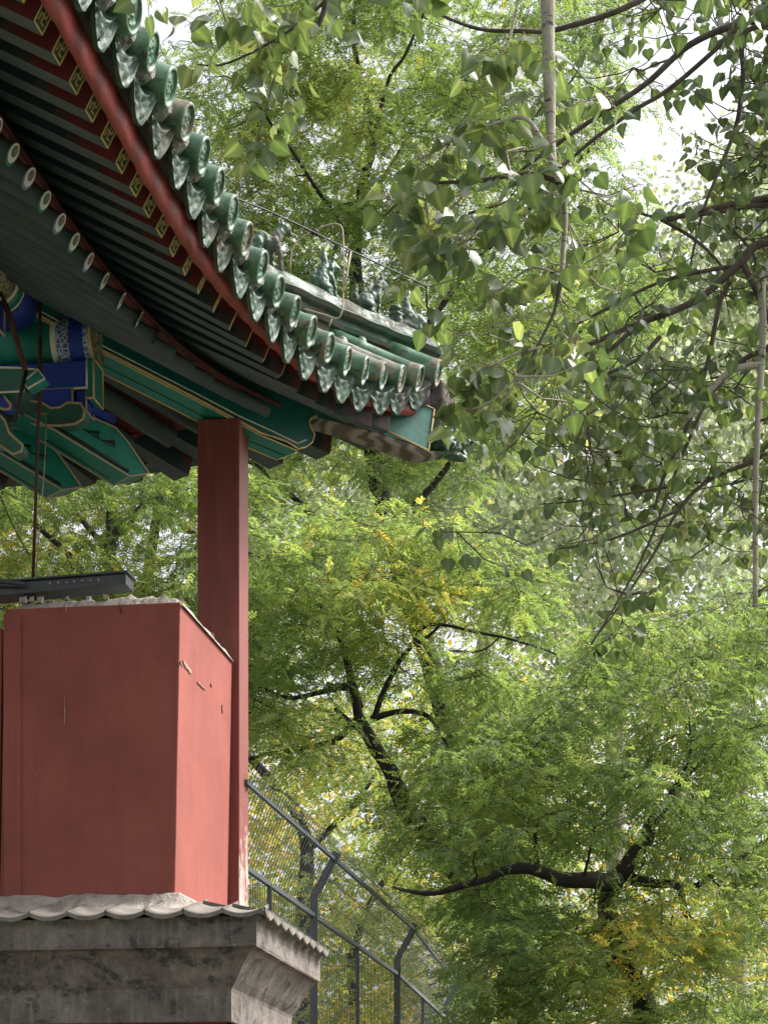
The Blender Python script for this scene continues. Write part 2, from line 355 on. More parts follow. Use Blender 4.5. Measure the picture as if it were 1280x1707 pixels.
# sheathing, decks, boards (near and back eave)
for mir in (False,True):
    AS=list(np.arange(6.9 if not mir else 9.5,14.9,.15))
    b=MB(); rows=[]
    for a in AS:
        E,d,L=rafter_axis(a,'r'); up=Vector((0,0,.06)); a2=min(a,CA)
        if a>14.35: E=Vector((a,o_r(min(a,14.35))+ (a-14.35),5.10)); 
        rows.append([LW(E+up-d*.02+Vector((0,0,.0)),mir),LW(E+d*(L*.5)+up,mir),LW(E+d*L+up,mir)])
    b.grid(rows,0,False); rows2=[[p+Vector((0,0,.025)) for p in r] for r in rows]; b.grid(rows2,0,False); b.grid([[r[0] for r in rows],[r[0] for r in rows2]],0,False)
    b.obj('sheathing_board',M['deckred'],pav)
    b=MB(); rows=[]
    for a in AS:
        E,d,L=rafter_axis(a,'f'); up=Vector((0,0,.062)); L2=min(L,.95)
        rows.append([LW(E+up-d*.05,mir),LW(E+up+d*L2,mir)])
    b.grid(rows,0,False); rows2=[[p+Vector((0,0,.03)) for p in r] for r in rows]; b.grid(rows2,0,False); b.grid([[r[0] for r in rows],[r[0] for r in rows2]],0,False)
    b.obj('sheathing_board',M['deckred'],pav)
    # small fascia above the round rafter ends
    b=MB(); ra=[]
    for a in AS:
        if a>13.4: continue
        E,d,L=rafter_axis(a,'r'); ra.append([LW(E+Vector((0,0,.045))-d*t+Vector((0,0,h)),mir) for t,h in((-.02,.0),(.015,.0),(.015,.04),(-.02,.04))])
    b.grid(ra,0,False,True); b.obj('fascia_strip',M['deckred'],pav)
    # red eave board, slightly wavy worn edge
    b=MB(); rows=[]
    for i,a in enumerate(np.arange(AS[0],14.93,.04)):
        wv=.004*math.sin(a*2*math.pi/.2385+.6)+.010*noise.noise(Vector((a*5,0,mir)))
        o=o_c(a)-.18; cr=max(0,min(1,(a-12.6)/1.4)); c1=max(0,min(1,(a-10.6)/1.2)); zb=z_f(a)-.062+.05*c1+.04*cr+wv+(.07 if mir else 0); zt=z_f(a)+.16-.01*cr
        rows.append([LW((a,o,zb),mir),LW((a,o+.012+.01*noise.noise(Vector((a*3,4,0))),(zb+zt)/2),mir),LW((a,o+.01,zt),mir),LW((a,o-.02,zt),mir),LW((a,o-.022,zb+.04),mir)])
    b.grid(rows,0,True,True); b.obj('eave_board',M['boardred'],pav)
# tile bed under the pan tiles
def roofz(a,d): return z_c(a)+.47*d+.045*d*d
def dmax(a): return max(.1,o_c(a)-(a-CC)-.0)
for mir in (False,True):
    b=MB(); rows=[];rows2=[]
    for a in list(np.arange(6.9 if not mir else 9.5,14.85,.12)):
        dm=min(dmax(a),3.2) ; r=[];r2=[]
        for k in range(9):
            d=-.0+.0+dm*k/8; r.append(LW((a,o_c(a)-.10-d,roofz(a,d)-.10),mir)); r2.append(LW((a,o_c(a)-.10-d,roofz(a,d)-.15 if k else z_f(a)+.09),mir))
        rows.append(r);rows2.append(r2)
    b.grid(rows); b.grid(rows2); b.grid([[r[0] for r in rows],[r[0] for r in rows2]])
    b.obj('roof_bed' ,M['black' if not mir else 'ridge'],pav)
# cap, drip meshes
def cap_mesh(seed):
    random.seed(seed); b=MB(); n=28; prof=[(.0855,-.07),(.0875,0),(.086,.010),(.078,.014),(.070,.011),(.066,-.004)]
    rows=[[Vector((r*math.cos(2*math.pi*k/n),y,r*math.sin(2*math.pi*k/n))) for k in range(n)] for r,y in prof]
    b.grid(rows,0,True,True)
    rows=[]
    for i in range(11):
        r=.066*(1-i/10.0)+.0005
        rw=[]
        for k in range(n):
            an=2*math.pi*k/n; h=0
            if .004<r<.062:
                sp=math.sin(2.5*an+r*170+seed)+.8*math.sin(5*an-r*260+seed*2); h=.006*max(0,sp)
            rw.append(Vector((r*math.cos(an),-.004+h,r*math.sin(an))))
        rows.append(rw)
    b.grid(rows,0,True,True); return b.mesh('tile_end_cap',[M['glaze']])
def drip_mesh(seed):
    random.seed(seed); b=MB(); n=19; HW=.118; m=9
    zt=lambda x:-.075*(1-(x/HW)**2)-.0
    def zb(x):
        u=abs(x)/HW; return zt(x)-.014-.118*max(0,1-u**1.5)**.9-.007*abs(math.sin(u*8))
    rows=[];back=[]
    for i in range(m+1):
        r=[];r2=[]
        for j in range(n):
            x=-HW+2*HW*j/(n-1); t=i/m; z=zt(x)*(1-t)+zb(x)*t
            inn=(1-abs(2*t-1))*(1-(abs(x)/HW)**2)
            h=.012*math.sin(x*95+seed+math.sin(z*80))*math.cos(z*70+seed) if inn>.12 else 0
            rim=.010 if (t>.93 or t<.07) else 0
            y=.02+.35*(-(z-zt(x)))*0.25
            r.append(Vector((x,y+h+rim,z))); r2.append(Vector((x,y-.012,z)))
        rows.append(r);back.append(r2)
    b.grid(rows); b.grid(back); b.grid([rows[-1],back[-1]],smooth=False); b.grid([rows[0],back[0]],smooth=False)
    b.grid([[r[0] for r in rows],[r[0] for r in back]]); b.grid([[r[-1] for r in rows],[r[-1] for r in back]])
    # pan tile behind
    pr=[[Vector((-HW+2*HW*j/12,-y,zt(-HW+2*HW*j/12)+.47*y-t)) for j in range(13)] for t in(0,.016) for y in(-.02,.45)]
    b.grid(pr[:2]); b.grid(pr[2:]); 
    return b.mesh('drip_tile',[M['drip']])
CAPM=[cap_mesh(i) for i in range(4)]; DRM=[drip_mesh(i) for i in range(3)]
def fill_mesh(seed):
    random.seed(seed); b=MB(); rows=[]
    for i in range(7):
        y=-.15+.125*i/6; rw=[]
        for k in range(12):
            an=2*math.pi*k/12; q=1.15+.35*noise.noise(Vector((math.cos(an)*2+seed*7,math.sin(an)*2,i*.7)))
            e=math.sin(math.pi*(i+.25)/6.5)**.35
            rw.append(Vector((.062*math.cos(an)*q*e,y+.015*noise.noise(Vector((k,i,seed*3.1))),-.012+.062*math.sin(an)*q*e)))
        rows.append(rw)
    b.grid(rows,0,False,True); b.add(rows[-1],[tuple(range(12))]); return b.mesh('mortar_filling',[M['mortarwhite']])
FILM=[fill_mesh(i) for i in range(3)]
def frame(a,o,z,yaw=0,roll=0):   # x along a, y outward, z up
    Mx=Matrix.Identity(4)
    x=VA; y=VO
    R3=Matrix((x,y,VZ)).transposed().to_4x4()   # columns are the axes
    # keep it right handed: a x o = -z, so flip a
    R3=Matrix(((-VA).to_tuple(),VO.to_tuple(),VZ.to_tuple())).transposed().to_4x4()
    return Matrix.Translation(W(a,o,z))@R3@Matrix.Rotation(yaw,4,'Z')@Matrix.Rotation(roll,4,'X')
i=0; a=7.2-.022
while a<14.75:
    zc=z_c(a); oc=o_c(a); dm=min(dmax(a)-.05,2.6); random.seed(100+i)
    ja=rnd(-.007,.007); jz=rnd(-.007,.007)
    pts=[];rr=[]
    nseg=max(1,int(dm/.36)); 
    for sgm in range(nseg+1):
        d0=sgm*.36; d1=min(d0+.36,dm) if sgm<nseg else dm
        if d1-d0<.02: continue
        for d,r in((d0+.001,.083),(d0+.03,.0845),(d0+.035,.0815),((d0+d1)/2,.080),(d1-.005,.0795)):
            pts.append(W(a+ja,oc-d,z_c(a)+jz+.47*d+.045*d*d)); rr.append(r)
    b=MB(); b.tube(pts,rr,16); mt=M['glazeold'] if i in(27,28,29,12,15) else M['glaze']
    if a>13.3 and a<14.3: mt=M['glazeold']
    tb=b.obj('tube_tile',[mt],pav)
    place(CAPM[i%4],'end_cap',tb,Matrix.Translation(-origin(pav))@frame(a+ja,oc+.004,zc+jz,rnd(-.06,.06),-R(17)+R(rnd(-3,3))),top=1)
    if a>12.4:
        k=MB(); d=.36; cc=W(a+ja,oc-d,zc+jz+.47*d); rows=[]
        for q in range(7):
            f=q/6*math.pi/2; rows.append([cc+VA*(.036*math.cos(f)*math.cos(t))+VO*(.036*math.cos(f)*math.sin(t))+Vector((0,0,.07+.05*math.sin(f))) for t in np.linspace(0,2*math.pi,13)[:-1]])
        k.grid(rows,0,True,True); k.tube([cc,cc+Vector((0,0,.075))],.038,12); k.obj('nail_cap',M['glaze'],tb)
    ad=a+.155
    if ad<14.72:
        place(DRM[i%3],'drip_tile',pav,frame(ad,o_c(ad)-.075,z_c(ad)-.012+rnd(-.008,.008),-R(12)-R(26)*max(0,min(1,(ad-12.3)/1.6))+rnd(-.05,.05),-R(12)+R(rnd(-4,4))))
        place(FILM[i%3],'mortar_filling',pav,frame(ad,o_c(ad)+.0,z_c(ad)+.012,0,-R(10)))
    a+=.312; i+=1
# hip ridge along the diagonal
def DG(a,wd,z): return W(a-wd/math.sqrt(2),a-CC+wd/math.sqrt(2),z)
def rz(a): q=14.97-a; return 5.60+.085*q+.085*q*q
b=MB(); prof=[(.10,-.42),(.10,0),(.125,.005),(.135,.03),(.10,.045),(.095,.085),(.13,.10),(.145,.125),(.12,.145),(.085,.15),(.08,.175),(.075,.19),(.055,.235),(.02,.262)]
rows=[]
for j,aa in enumerate(list(np.arange(11.4,14.9,.05))+[14.9,14.95,14.985,15.0]):
    sc=1.0 if aa<14.92 else (.93 if aa<14.97 else .8 if aa<14.99 else .5)
    base=-.42 if aa<14.45 else np.interp(aa,[14.45,14.75,15],[-.42,-.1,0])
    jt=.004*math.sin(aa*40)+.006*noise.noise(Vector((aa*6,0,2)))
    f=[(w_*sc,(max(h,base) if h<0 else h)*(sc if h>0 else 1)+(.0 if h<0 else (1-sc)*.1)) for w_,h in prof]
    full=[(w_,h) for w_,h in f]+[(-w_,h) for w_,h in reversed(f)]
    rows.append([DG(aa,w_+jt,rz(aa)+h+jt*.5) for w_,h in full])
b.grid(rows,0,True,True); b.add(rows[-1],[tuple(range(len(rows[-1])))]); 
rg=b.obj('hip_ridge',M['ridge'],pav)
for q in rg.data.polygons: q.use_smooth=False
# ridge figures: blobs fused by a remesh
WORN=bpy.data.textures.new('worn','CLOUDS'); WORN.noise_scale=.022; WORN.noise_depth=3
def blobs(name,parts,mt,parent,vox=.008,label=None,M4=None,smooth=3):
    bm=bmesh.new()
    for p in parts:
        if len(p)==2 and p[0]=='c':       # chain of (x,y,z,r)
            ch=p[1]
            for q in range(len(ch)-1):
                A=Vector(ch[q][:3]);B=Vector(ch[q+1][:3]); n=max(2,int((B-A).length/(min(ch[q][3],ch[q+1][3])*.5)))
                for t in range(n+1):
                    f=t/n; r=ch[q][3]*(1-f)+ch[q+1][3]*f
                    bmesh.ops.create_icosphere(bm,subdivisions=2,radius=r,matrix=Matrix.Translation(A.lerp(B,f)))
        else:
            c,rad=p[0],p[1]; rot=p[2] if len(p)>2 else 0
            Mx=Matrix.Translation(c)@Matrix.Rotation(rot,4,'Y')@Matrix.Diagonal((rad[0],rad[1],rad[2],1))
            bmesh.ops.create_icosphere(bm,subdivisions=3,radius=1,matrix=Mx)
    me=bpy.data.meshes.new(name); bm.to_mesh(me); bm.free(); me.materials.append(mt)
    o=bpy.data.objects.new(name,me); C.objects.link(o)
    o.parent=parent; o.matrix_local=Matrix.Translation(-origin(parent))@M4
    r=o.modifiers.new('fuse','REMESH'); r.mode='VOXEL'; r.voxel_size=vox; r.use_smooth_shade=True
    dm=o.modifiers.new('worn','DISPLACE'); dm.texture=WORN; dm.strength=.022; dm.mid_level=.5; dm.texture_coords='LOCAL'
    if smooth:
        sm=o.modifiers.new('soft','SMOOTH'); sm.iterations=smooth; sm.factor=.5
    if label:o['label']=label
    return o
def ridgeM(a,yaw=0,dz=.25):
    d=(VA+VO).normalized(); y=VZ.cross(d)
    R3=Matrix((d.to_tuple(),y.to_tuple(),VZ.to_tuple())).transposed().to_4x4()
    return Matrix.Translation(DG(a,0,rz(a)+dz))@R3@Matrix.Rotation(yaw,4,'Z')
# x forward (towards the tip), z up.  seated beast
def seated(s=1,lean=0,mane=True,legs=1):
    L=[((-.05*s,0,.07*s),(.065*s,.055*s,.075*s)),('c',[(-.05*s,0,.07*s,.055*s),((.02+lean)*s,0,.16*s,.045*s),((.05+lean)*s,0,.215*s,.038*s)]),
       (((.075+lean)*s,0,.25*s),(.045*s,.04*s,.038*s)),('c',[((.10+lean)*s,0,.245*s,.026*s),((.135+lean)*s,0,.235*s,.018*s)]),('c',[((.10+lean)*s,0,.225*s,.016*s),((.125+lean)*s,0,.212*s,.012*s)]),
       ('c',[(-.10*s,0,.03*s,.022*s),(-.14*s,0,.10*s,.024*s),(-.12*s,0,.17*s,.014*s),(-.135*s,0,.20*s,.008*s)])]
    for y in(-.03,.03):
        L+=[('c',[((.035+lean)*s,y*s,.15*s,.022*s),(.065*s,y*s,.07*s,.016*s),(.06*s,y*s,.0,.016*s),(.09*s,y*s,-.005,.014*s)]),
            ('c',[(-.05*s,y*1.4*s,.05*s,.034*s),(.0,y*1.5*s,.055*s,.022*s),(-.02*s,y*1.5*s,.0,.018*s),(.02*s,y*1.5*s,-.005,.014*s)]),
            ('c',[((.06+lean)*s,y*.9*s,.285*s,.012*s),((.045+lean)*s,y*1.1*s,.315*s,.006*s)])]
    if mane: L+=[(((.035+lean)*s+.012*math.sin(k*2.1)*s,.03*math.cos(k*1.3)*s,(.17+.022*k)*s),(.03*s,.03*s,.022*s)) for k in range(5)]
    return L
blobs('ridge_beast',[( (-.07,0,.17),(.085,.04,.042),.5),('c',[(-.13,0,.15,.04),(-.14,.0,.07,.024),(-.135,0,0,.02)]),('c',[(-.02,.03,.17,.03),(.0,.035,.08,.018),(.0,.035,0,.018)]),('c',[(-.02,-.03,.17,.03),(.015,-.035,.08,.018),(.02,-.035,0,.018)]),('c',[(0,0,.2,.035),(.05,0,.27,.032)]),((.07,0,.285),(.042,.036,.034)),('c',[(.09,0,.28,.024),(.115,0,.262,.014)]),('c',[(-.14,0,.17,.02),(-.18,0,.14,.018),(-.19,0,.07,.01)]),((.04,.02,.31),(.015,.01,.02)),((.04,-.02,.31),(.015,.01,.02))],M['beast'],pav,.007,'green glazed beast standing on the ridge, farthest from the tip',ridgeM(14.11,0,.25))
blobs('ridge_beast',seated(.78,-.01)+[('c',[(-.02,0,.17,.03),(-.025,0,.24,.02),(-.01,0,.275,.01)]),('c',[(-.06,0,.08,.045),(-.03,0,.16,.035)])],M['beast'],pav,.007,'upright green glazed figure with a pointed crest on the ridge',ridgeM(14.39,0,.25))
blobs('ridge_beast',seated(.86,.03),M['beast'],pav,.007,'crouching green lion on the ridge with its head raised',ridgeM(14.63,0,.25))
blobs('ridge_beast',[((0,0,.05),(.10,.055,.045)),((-.02,0,.11),(.05,.05,.06)),((.06,0,.10),(.05,.04,.05)),('c',[(.08,0,.11,.03),(.12,0,.10,.022),(.13,0,.07,.014)]),('c',[(-.02,0,.14,.035),(-.03,0,.2,.022),(-.03,0,.235,.010)]),((-.11,0,.06),(.035,.05,.07)),((-.12,0,.14),(.04,.045,.022)),((-.11,0,.10),(.05,.05,.016)),((.03,.05,.09),(.05,.015,.03)),((.03,-.05,.09),(.05,.015,.03))],M['glazeold'],pav,.007,'eroded rooster rider figure at the tip of the ridge',ridgeM(14.86,0,.22))
# corner beams : profile polygons in the diagonal plane given by photo points
def diagpt(x,y,wd=0):
    # plane: o = a-CC+wd*sqrt2
    K=CC-wd*math.sqrt(2); k=(x-640)/F
    a=(K*c_ + -k*-1*0 + 0)  # solved below
    # X=a s+(a-K)c ; Y=a c-(a-K)s ; X=kY
    a=(K*c_+k*K*s_)/(s_+c_-k*(c_-s_)); o=a-K; Y=a*c_-o*s_
    return W(a,o,(VY-y)*Y/F)
LAT=(VO-VA).normalized()
def beam(name,pix,width,mside,mbot,edge=None,edgemat='gold',er=.006,stripes=()):
    wd=width/2; A=[diagpt(x,y,wd) for x,y in pix]; b=MB(); b.prism(A,-LAT*width,0,1)
    ob=b.obj(name,[M[mside],M[mbot]],pav)
    if edge:
        e=MB()
        for sh in (0,1):
            pts=[diagpt(*pix[i],wd)+LAT*(.002 if sh==0 else -width-.002) for i in edge]
            e.tube(pts,er,6)
        e.obj('gilt_edge',M[edgemat],ob)
    for pp,mt,r in stripes:
        e=MB(); e.tube([diagpt(x,y,wd)+LAT*.001 for x,y in pp],r,6); e.obj('painted_line',M[mt],ob)
    return ob
nose=[(405,705),(436,722),(455,728),(478,736),(497,748),(509,745),(520,737),(524,724),(519,714),(515,704),(518,697),(527,692)]
beam('corner_beam',[(20,500),(177,587),(250,624),(328,664),(380,692)]+nose+[(500,640),(380,585),(177,480),(20,400)],.24,'tealdark','tealdark',list(range(0,5+len(nose))),'gold',.0065,
     [([(20,492),(177,579),(328,656),(400,694),(455,719),(496,739),(510,733)],'cream',.004)])
# lower face mouldings of the corner beam (bright teal bands with gilt lines along the underside)
pix=[(20,500),(177,587),(328,664),(380,692),(436,722),(497,748)]
for k,(w0,w1,mt) in enumerate(((.10,-.02,'teal'),(-.035,-.115,'teal'))):
    b=MB(); rows=[[diagpt(x,y,.12)-LAT*(.12-w_)-Vector((0,0,.005)) for w_ in (w0,w1)]+[diagpt(x,y,.12)-LAT*(.12-w_)-Vector((0,0,.0015)) for w_ in (w1,w0)] for x,y in pix]
    b.grid(rows,0,False,True); b.obj('painted_band',M[mt],pav)
for w_ in(.105,-.117):
    b=MB(); b.tube([diagpt(x,y,.12)-LAT*(.12-w_)-Vector((0,0,.006)) for x,y in pix],.005,6); b.obj('gilt_edge',M['gold'],pav)
# upper flying corner beam with bare wood underside
pixy=[(505,690),(533,697),(575,706),(635,722),(680,737),(714,751),(723,682),(700,668),(600,660),(505,640)]
yb=beam('flying_corner_beam',pixy,.20,'tealpanel','agedwood',None)
A=[(640,716),(714,751),(723,682),(678,676)]
e=MB(); e.tube([diagpt(x,y,.10)+LAT*.003 for x,y in A[:3]+[(700,672)]],.007,6); e.obj('gilt_edge',M['gold'],yb)
# belly of aged wood under it, swelling towards the tip
b=MB(); rows=[]
bel=[(533,697,.012),(575,707,.028),(635,723,.045),(680,738,.055),(714,751,.05),(738,752,.028),(752,744,.005)]
for x,y,h in bel:
    rows.append([diagpt(x,y,.10)-LAT*(.1-.1*math.cos(t))*1.0-Vector((0,0,h*math.sin(t)+.002)) for t in np.linspace(0,math.pi,9)])
b.grid(rows); b.add(rows[0],[tuple(range(9))]); b.add(rows[-1],[tuple(range(9))]); b.obj('wood_belly',M['agedwood'],yb)
# block closing above the beast head
b=MB(); tp=diagpt(735,668,0); b.box(tp,(VA+VO).normalized()*.055,LAT*.075,VZ*.11); b.obj('end_block',M['cornice'],pav,bevel=.02)
# beast head at the beam tip
d45=(VA+VO).normalized()
R3=Matrix((d45.to_tuple(),VZ.cross(d45).to_tuple(),VZ.to_tuple())).transposed().to_4x4()
H=[((0,0,0),(.075,.10,.115)),((.09,0,-.02),(.075,.075,.055)),((.16,0,.0),(.05,.06,.04)),((.19,0,.035),(.028,.04,.025)),((.12,0,-.075),(.10,.05,.022)),((.19,0,-.05),(.022,.03,.02)),
   ((.05,.07,.065),(.035,.03,.03)),((.05,-.07,.065),(.035,.03,.03)),((.065,.085,.07),(.016,.014,.016)),((.065,-.085,.07),(.016,.014,.016))]
for s in(-1,1):
    H+=[('c',[(.02,s*.08,.10,.018),(-.03,s*.09,.14,.016),(-.06,s*.09,.12,.008)]),('c',[(0,s*.10,.0,.02),(-.04,s*.11,-.05,.018),(-.01,s*.105,-.09,.012)]),('c',[(.12,s*.07,.02,.014),(.08,s*.085,-.02,.014),(.04,s*.09,-.06,.012)]),
        ('c',[(.03,s*.095,.03,.012),(.0,s*.105,-.01,.012),(.03,s*.1,-.04,.012),(.07,s*.085,-.03,.010)]),('c',[(.18,s*.035,.04,.012),(.205,s*.045,.02,.010),(.19,s*.05,.0,.008)])]
blobs('beast_head',H,M['beast'],pav,.006,'green glazed dragon head on the corner beam tip',Matrix.Translation(diagpt(729,733,0))@R3@Matrix.Scale(1.12,4),1)
# interior: purlins, dougong heads
zp=5.17
b=MB()
def pur(pts,r,name,mt,seg=None):
    b=MB(); b.tube(pts,r,28); return b.obj(name,M[mt],pav)
zq=5.31
p1=pur([W(6.5,-4.12,zq),W(11.9,-4.12,zq)],.14,'floral_purlin','floral')
for a0,a1,mt in((11.9,12.1,'teal'),(12.1,12.15,'gold'),(12.15,12.4,'floral'),(12.4,12.44,'cream'),(12.44,12.52,'teal'),(12.52,12.54,'cream'),(12.54,12.8,'blue')): 
    b=MB(); b.tube([W(a0,-4.12,zq),W(a1,-4.12,zq)],.142,28); b.obj('painted_band',M[mt],p1)
p2=pur([W(13.0,-6.5,zp),W(13.0,-4.4,zp)],.14,'purlin','tealdark')
for o0,o1,mt,r in((-4.4,-3.93,'teal',.141),(-3.93,-3.895,'cream',.143),(-3.895,-3.82,'bluefloral',.142),(-3.82,-3.735,'blue',.142),(-3.735,-3.70,'bluefloral',.142),(-3.70,-3.685,'gold',.145)):
    b=MB(); b.tube([W(13.0,o0,zp),W(13.0,o1,zp)],r,28); b.obj('painted_band',M[mt],p2)
b=MB(); rows=[]
for k in range(9):
    r=.138*(1-k/8)+.001; rows.append([W(13.0,-3.68+.012*max(0,math.sin(6*t)*math.sin(r*60)),zp)+VA*(r*math.cos(t))+VZ*(r*math.sin(t)) for t in np.linspace(0,2*math.pi,37)[:-1]])
b.grid(rows,0,True,True); b.obj('rosette_end',M['floral'],p2)
# horizontal ties under purlins
def tie(a0,a1,o0,o1,z0,z1,name,mt,edge='cream'):
    b=MB(); c=(W(a0,o0,z0)+W(a1,o1,z1))/2; b.box(c,VA*abs(a1-a0)/2,VO*abs(o1-o0)/2,VZ*abs(z1-z0)/2); o=b.obj(name,M[mt],pav,bevel=.006)
    if edge:
        e=MB()
        for oo in(o1,): e.tube([W(a0,oo+.002,z0),W(a0,oo+.002,z1),W(a1,oo+.002,z1),W(a1,oo+.002,z0),W(a0,oo+.002,z0)],.007,6)
        e.tube([W(a0-.001,o0,z0),W(a0-.001,o1,z0)],.007,6)
        e.obj('edge_line',M[edge],o)
    return o
tie(12.90,13.10,-6.5,-3.72,4.86,5.02,'tie_beam','blue')
tie(12.905,13.095,-3.72,-3.68,4.80,5.03,'tie_beam_end','teal','gold')
tie(6.5,12.35,-4.20,-4.04,4.97,5.15,'tie_beam','blue')
tie(12.88,13.12,-4.0,-3.80,4.68,4.855,'bracket_block','blue','tan')
tie(12.92,13.08,-3.79,-3.73,4.73,4.855,'bracket_block','blue','tan')
# scroll bracket (olive with tan outline)
def plate(name,pix,a,dep,mt,em,er=.008,parent=None):
    A=[W(*AO(x,y,a)) for x,y in pix]; b=MB(); b.prism(A,VA*dep); o=b.obj(name,M[mt],parent or pav)
    e=MB(); e.tube([p-VA*.002 for p in A]+[A[0]-VA*.002],er,6); e.obj('edge_line',M[em],o); return o
plate('scroll_bracket',[(30,662),(45,655),(52,668),(72,672),(85,680),(100,679),(112,671),(135,672),(141,684),(138,698),(125,706),(100,709),(62,708),(40,700),(30,690)],12.86,.12,'olive','tan')
plate('scroll_bracket',[(-30,690),(-8,684),(8,700),(16,722),(38,742),(36,752),(22,757),(0,742),(-30,735)],12.6,.12,'olive','tan')
plate('scroll_bracket',[(-30,650),(0,648),(10,664),(18,674),(16,682),(4,682),(-10,672),(-30,676)],12.5,.1,'blue','tan')
# slanting lever heads on the diagonal
def lever(off_o,dz,name='lever_arm_head'):
    top=[(60,690),(141,690),(193,713),(213,737),(248,789)]; fold=[(216,794),(89,716),(40,690)]
    wd=.10
    A=[diagpt(x,y,wd)+VO*off_o+VZ*dz for x,y in top+fold]
    b=MB(); b.prism(A,-LAT*.2,0,0); o=b.obj(name,M['teal'],pav)
    e=MB()
    L=lambda x,y,t=0:diagpt(x,y,wd)+VO*off_o+VZ*dz+LAT*(.003-t)
    e.tube([L(*p) for p in top],.0055,6); e.tube([L(*p) for p in [(248,789),(216,794),(89,716),(40,690)]],.0055,6)
    e.tube([L(248,789,.2),L(216,794,.2),L(89,716,.2)],.0055,6); e.tube([L(216,794),L(216,794,.2)],.0055,6); e.tube([L(248,789),L(248,789,.2)],.005,6)
    e.obj('gilt_edge',M['tan'],o)
    e=MB(); 
    for a0,a1,r in(((89,709),(214,786),.010),):
        e.tube([L(*a0),L(*a1)],r,5)
    e.tube([L(140,716),L(186,744)],.004,4)
    for cx,cy in((158,724),(184,740)):
        e.tube([L(cx-12,cy-6),L(cx+6,cy-2),L(cx+6,cy+7)],[.001,.014,.001],4)
    e.tube([L(92,722,.11)-VZ*.012,L(196,786,.11)-VZ*.012],[.006,.003],5)
    e.obj('painted_line',M['black'],o)
    e=MB(); e.box((L(143,690)+L(190,710))/2+VZ*.035,(L(190,710)-L(143,690))/2,LAT*.02,VZ*.02); e.obj('blue_moulding',M['blue'],o)
lever(0,0); lever(-.42,-.06); 
# ---------------- corner prop post ----------------
pt=root('prop_post','tall square dark red timber post under the roof corner, paint peeling at its foot','post',W(13.87,-3.12,-EYE))
b=MB(); hw=.133
b.box(W(13.87,-3.122,(-EYE+4.94)/2),VA*hw,VO*hw,VZ*((4.94+EYE)/2)); b.obj('shaft',M['post'],pt,bevel=.008)
#SECTION_WALL
# ---------------- gate pillar ----------------
gp=root('gate_pillar','red plastered wall pillar with grey brick cornice and broken cement top','wall pillar',W(13,-4,-EYE))
a0,a1=12.38,13.71
oR=-3.03; oL=AO(8,1200,a0)[1]
b=MB(); rows=[]
def shaft(oL,oR,zb,zt,dxb,dxt,name,mt,parent,n=14):
    b=MB(); vs=[]
    def ring(z,f):
        e=.004
        return [W(a0+e*noise.noise(Vector((z*3,1,0))),oL+dxb*(1-f),z),W(a0+e*noise.noise(Vector((z*3,7,0))),oR+(dxb)*(1-f),z),W(a1,oR+dxb*(1-f),z),W(a1,oL+dxb*(1-f),z)]
    rows=[ring(zb+(zt-zb)*k/n,k/n) for k in range(n+1)]
    b.grid(rows,0,False,True); b.add(rows[-1],[(0,1,2,3)]); b.add(rows[0],[(0,1,2,3)]); return b.obj(name,mt,parent,bevel=.008)
shaft(oL,oR,1.70,3.44,-.032,0,'red_shaft',M['red'],gp)
# narrow raised strip on the left of the face
b=MB(); b.box(W(a0-.004,oL+.045,2.57),VA*.012,VO*.05,VZ*.84); b.obj('corner_strip',M['red'],gp,bevel=.006)
chp=MB(); random.seed(8)
def chip(x0,y0,x1,y1,wd,plane,mb):
    p0=AO(x0,y0,a0-.0065) if plane=='f' else AOo(x0,y0,oR+.0015); p1=AO(x1,y1,a0-.0065) if plane=='f' else AOo(x1,y1,oR+.0015)
    A=W(*p0);B=W(*p1); t=(B-A); n=5; lat=t.cross(VA if plane=='f' else VO).normalized(); up_=[];dn=[]
    for i in range(n+1):
        q=A+t*(i/n); w_=wd*(.25+rnd(.2,1)*math.sin(math.pi*(i+.3)/(n+.6))); up_.append(q+lat*w_); dn.append(q-lat*w_*rnd(.4,1))
    mb.prism(up_+dn[::-1],(VA*.012 if plane=='f' else -VO*.02))
for c in ((107,1160,108,1200,.003,'f'),(111,1008,110,1020,.0018,'f'),(153,1106,155,1112,.0018,'f'),(158,1104,161,1111,.0015,'f'),(165,1140,169,1151,.0015,'f'),(175,1192,177,1202,.0012,'f'),(211,1035,212,1037,.003,'f'),(296,1101,304,1112,.012,'f'),(107,1196,107,1206,.0042,'f'),(60,1290,61,1296,.0012,'f'),(245,1004,246,1008,.002,'f'),(32,1245,34,1249,.002,'f'),
   (306,1102,320,1122,.016,'s'),(330,1137,343,1150,.004,'s'),(355,1055,357,1062,.003,'s'),(371,1175,372,1190,.002,'s')): chip(*c,chp)
chp.obj('paint_chips',M['chip'],gp)
dkp=MB()
for c in ((198,1004,202,1024,.0022,'f'),(301,1000,304,1010,.002,'f'),(352,1140,353,1146,.002,'s')): chip(*c,dkp)
dkp.obj('hairline_cracks',M['black'],gp)
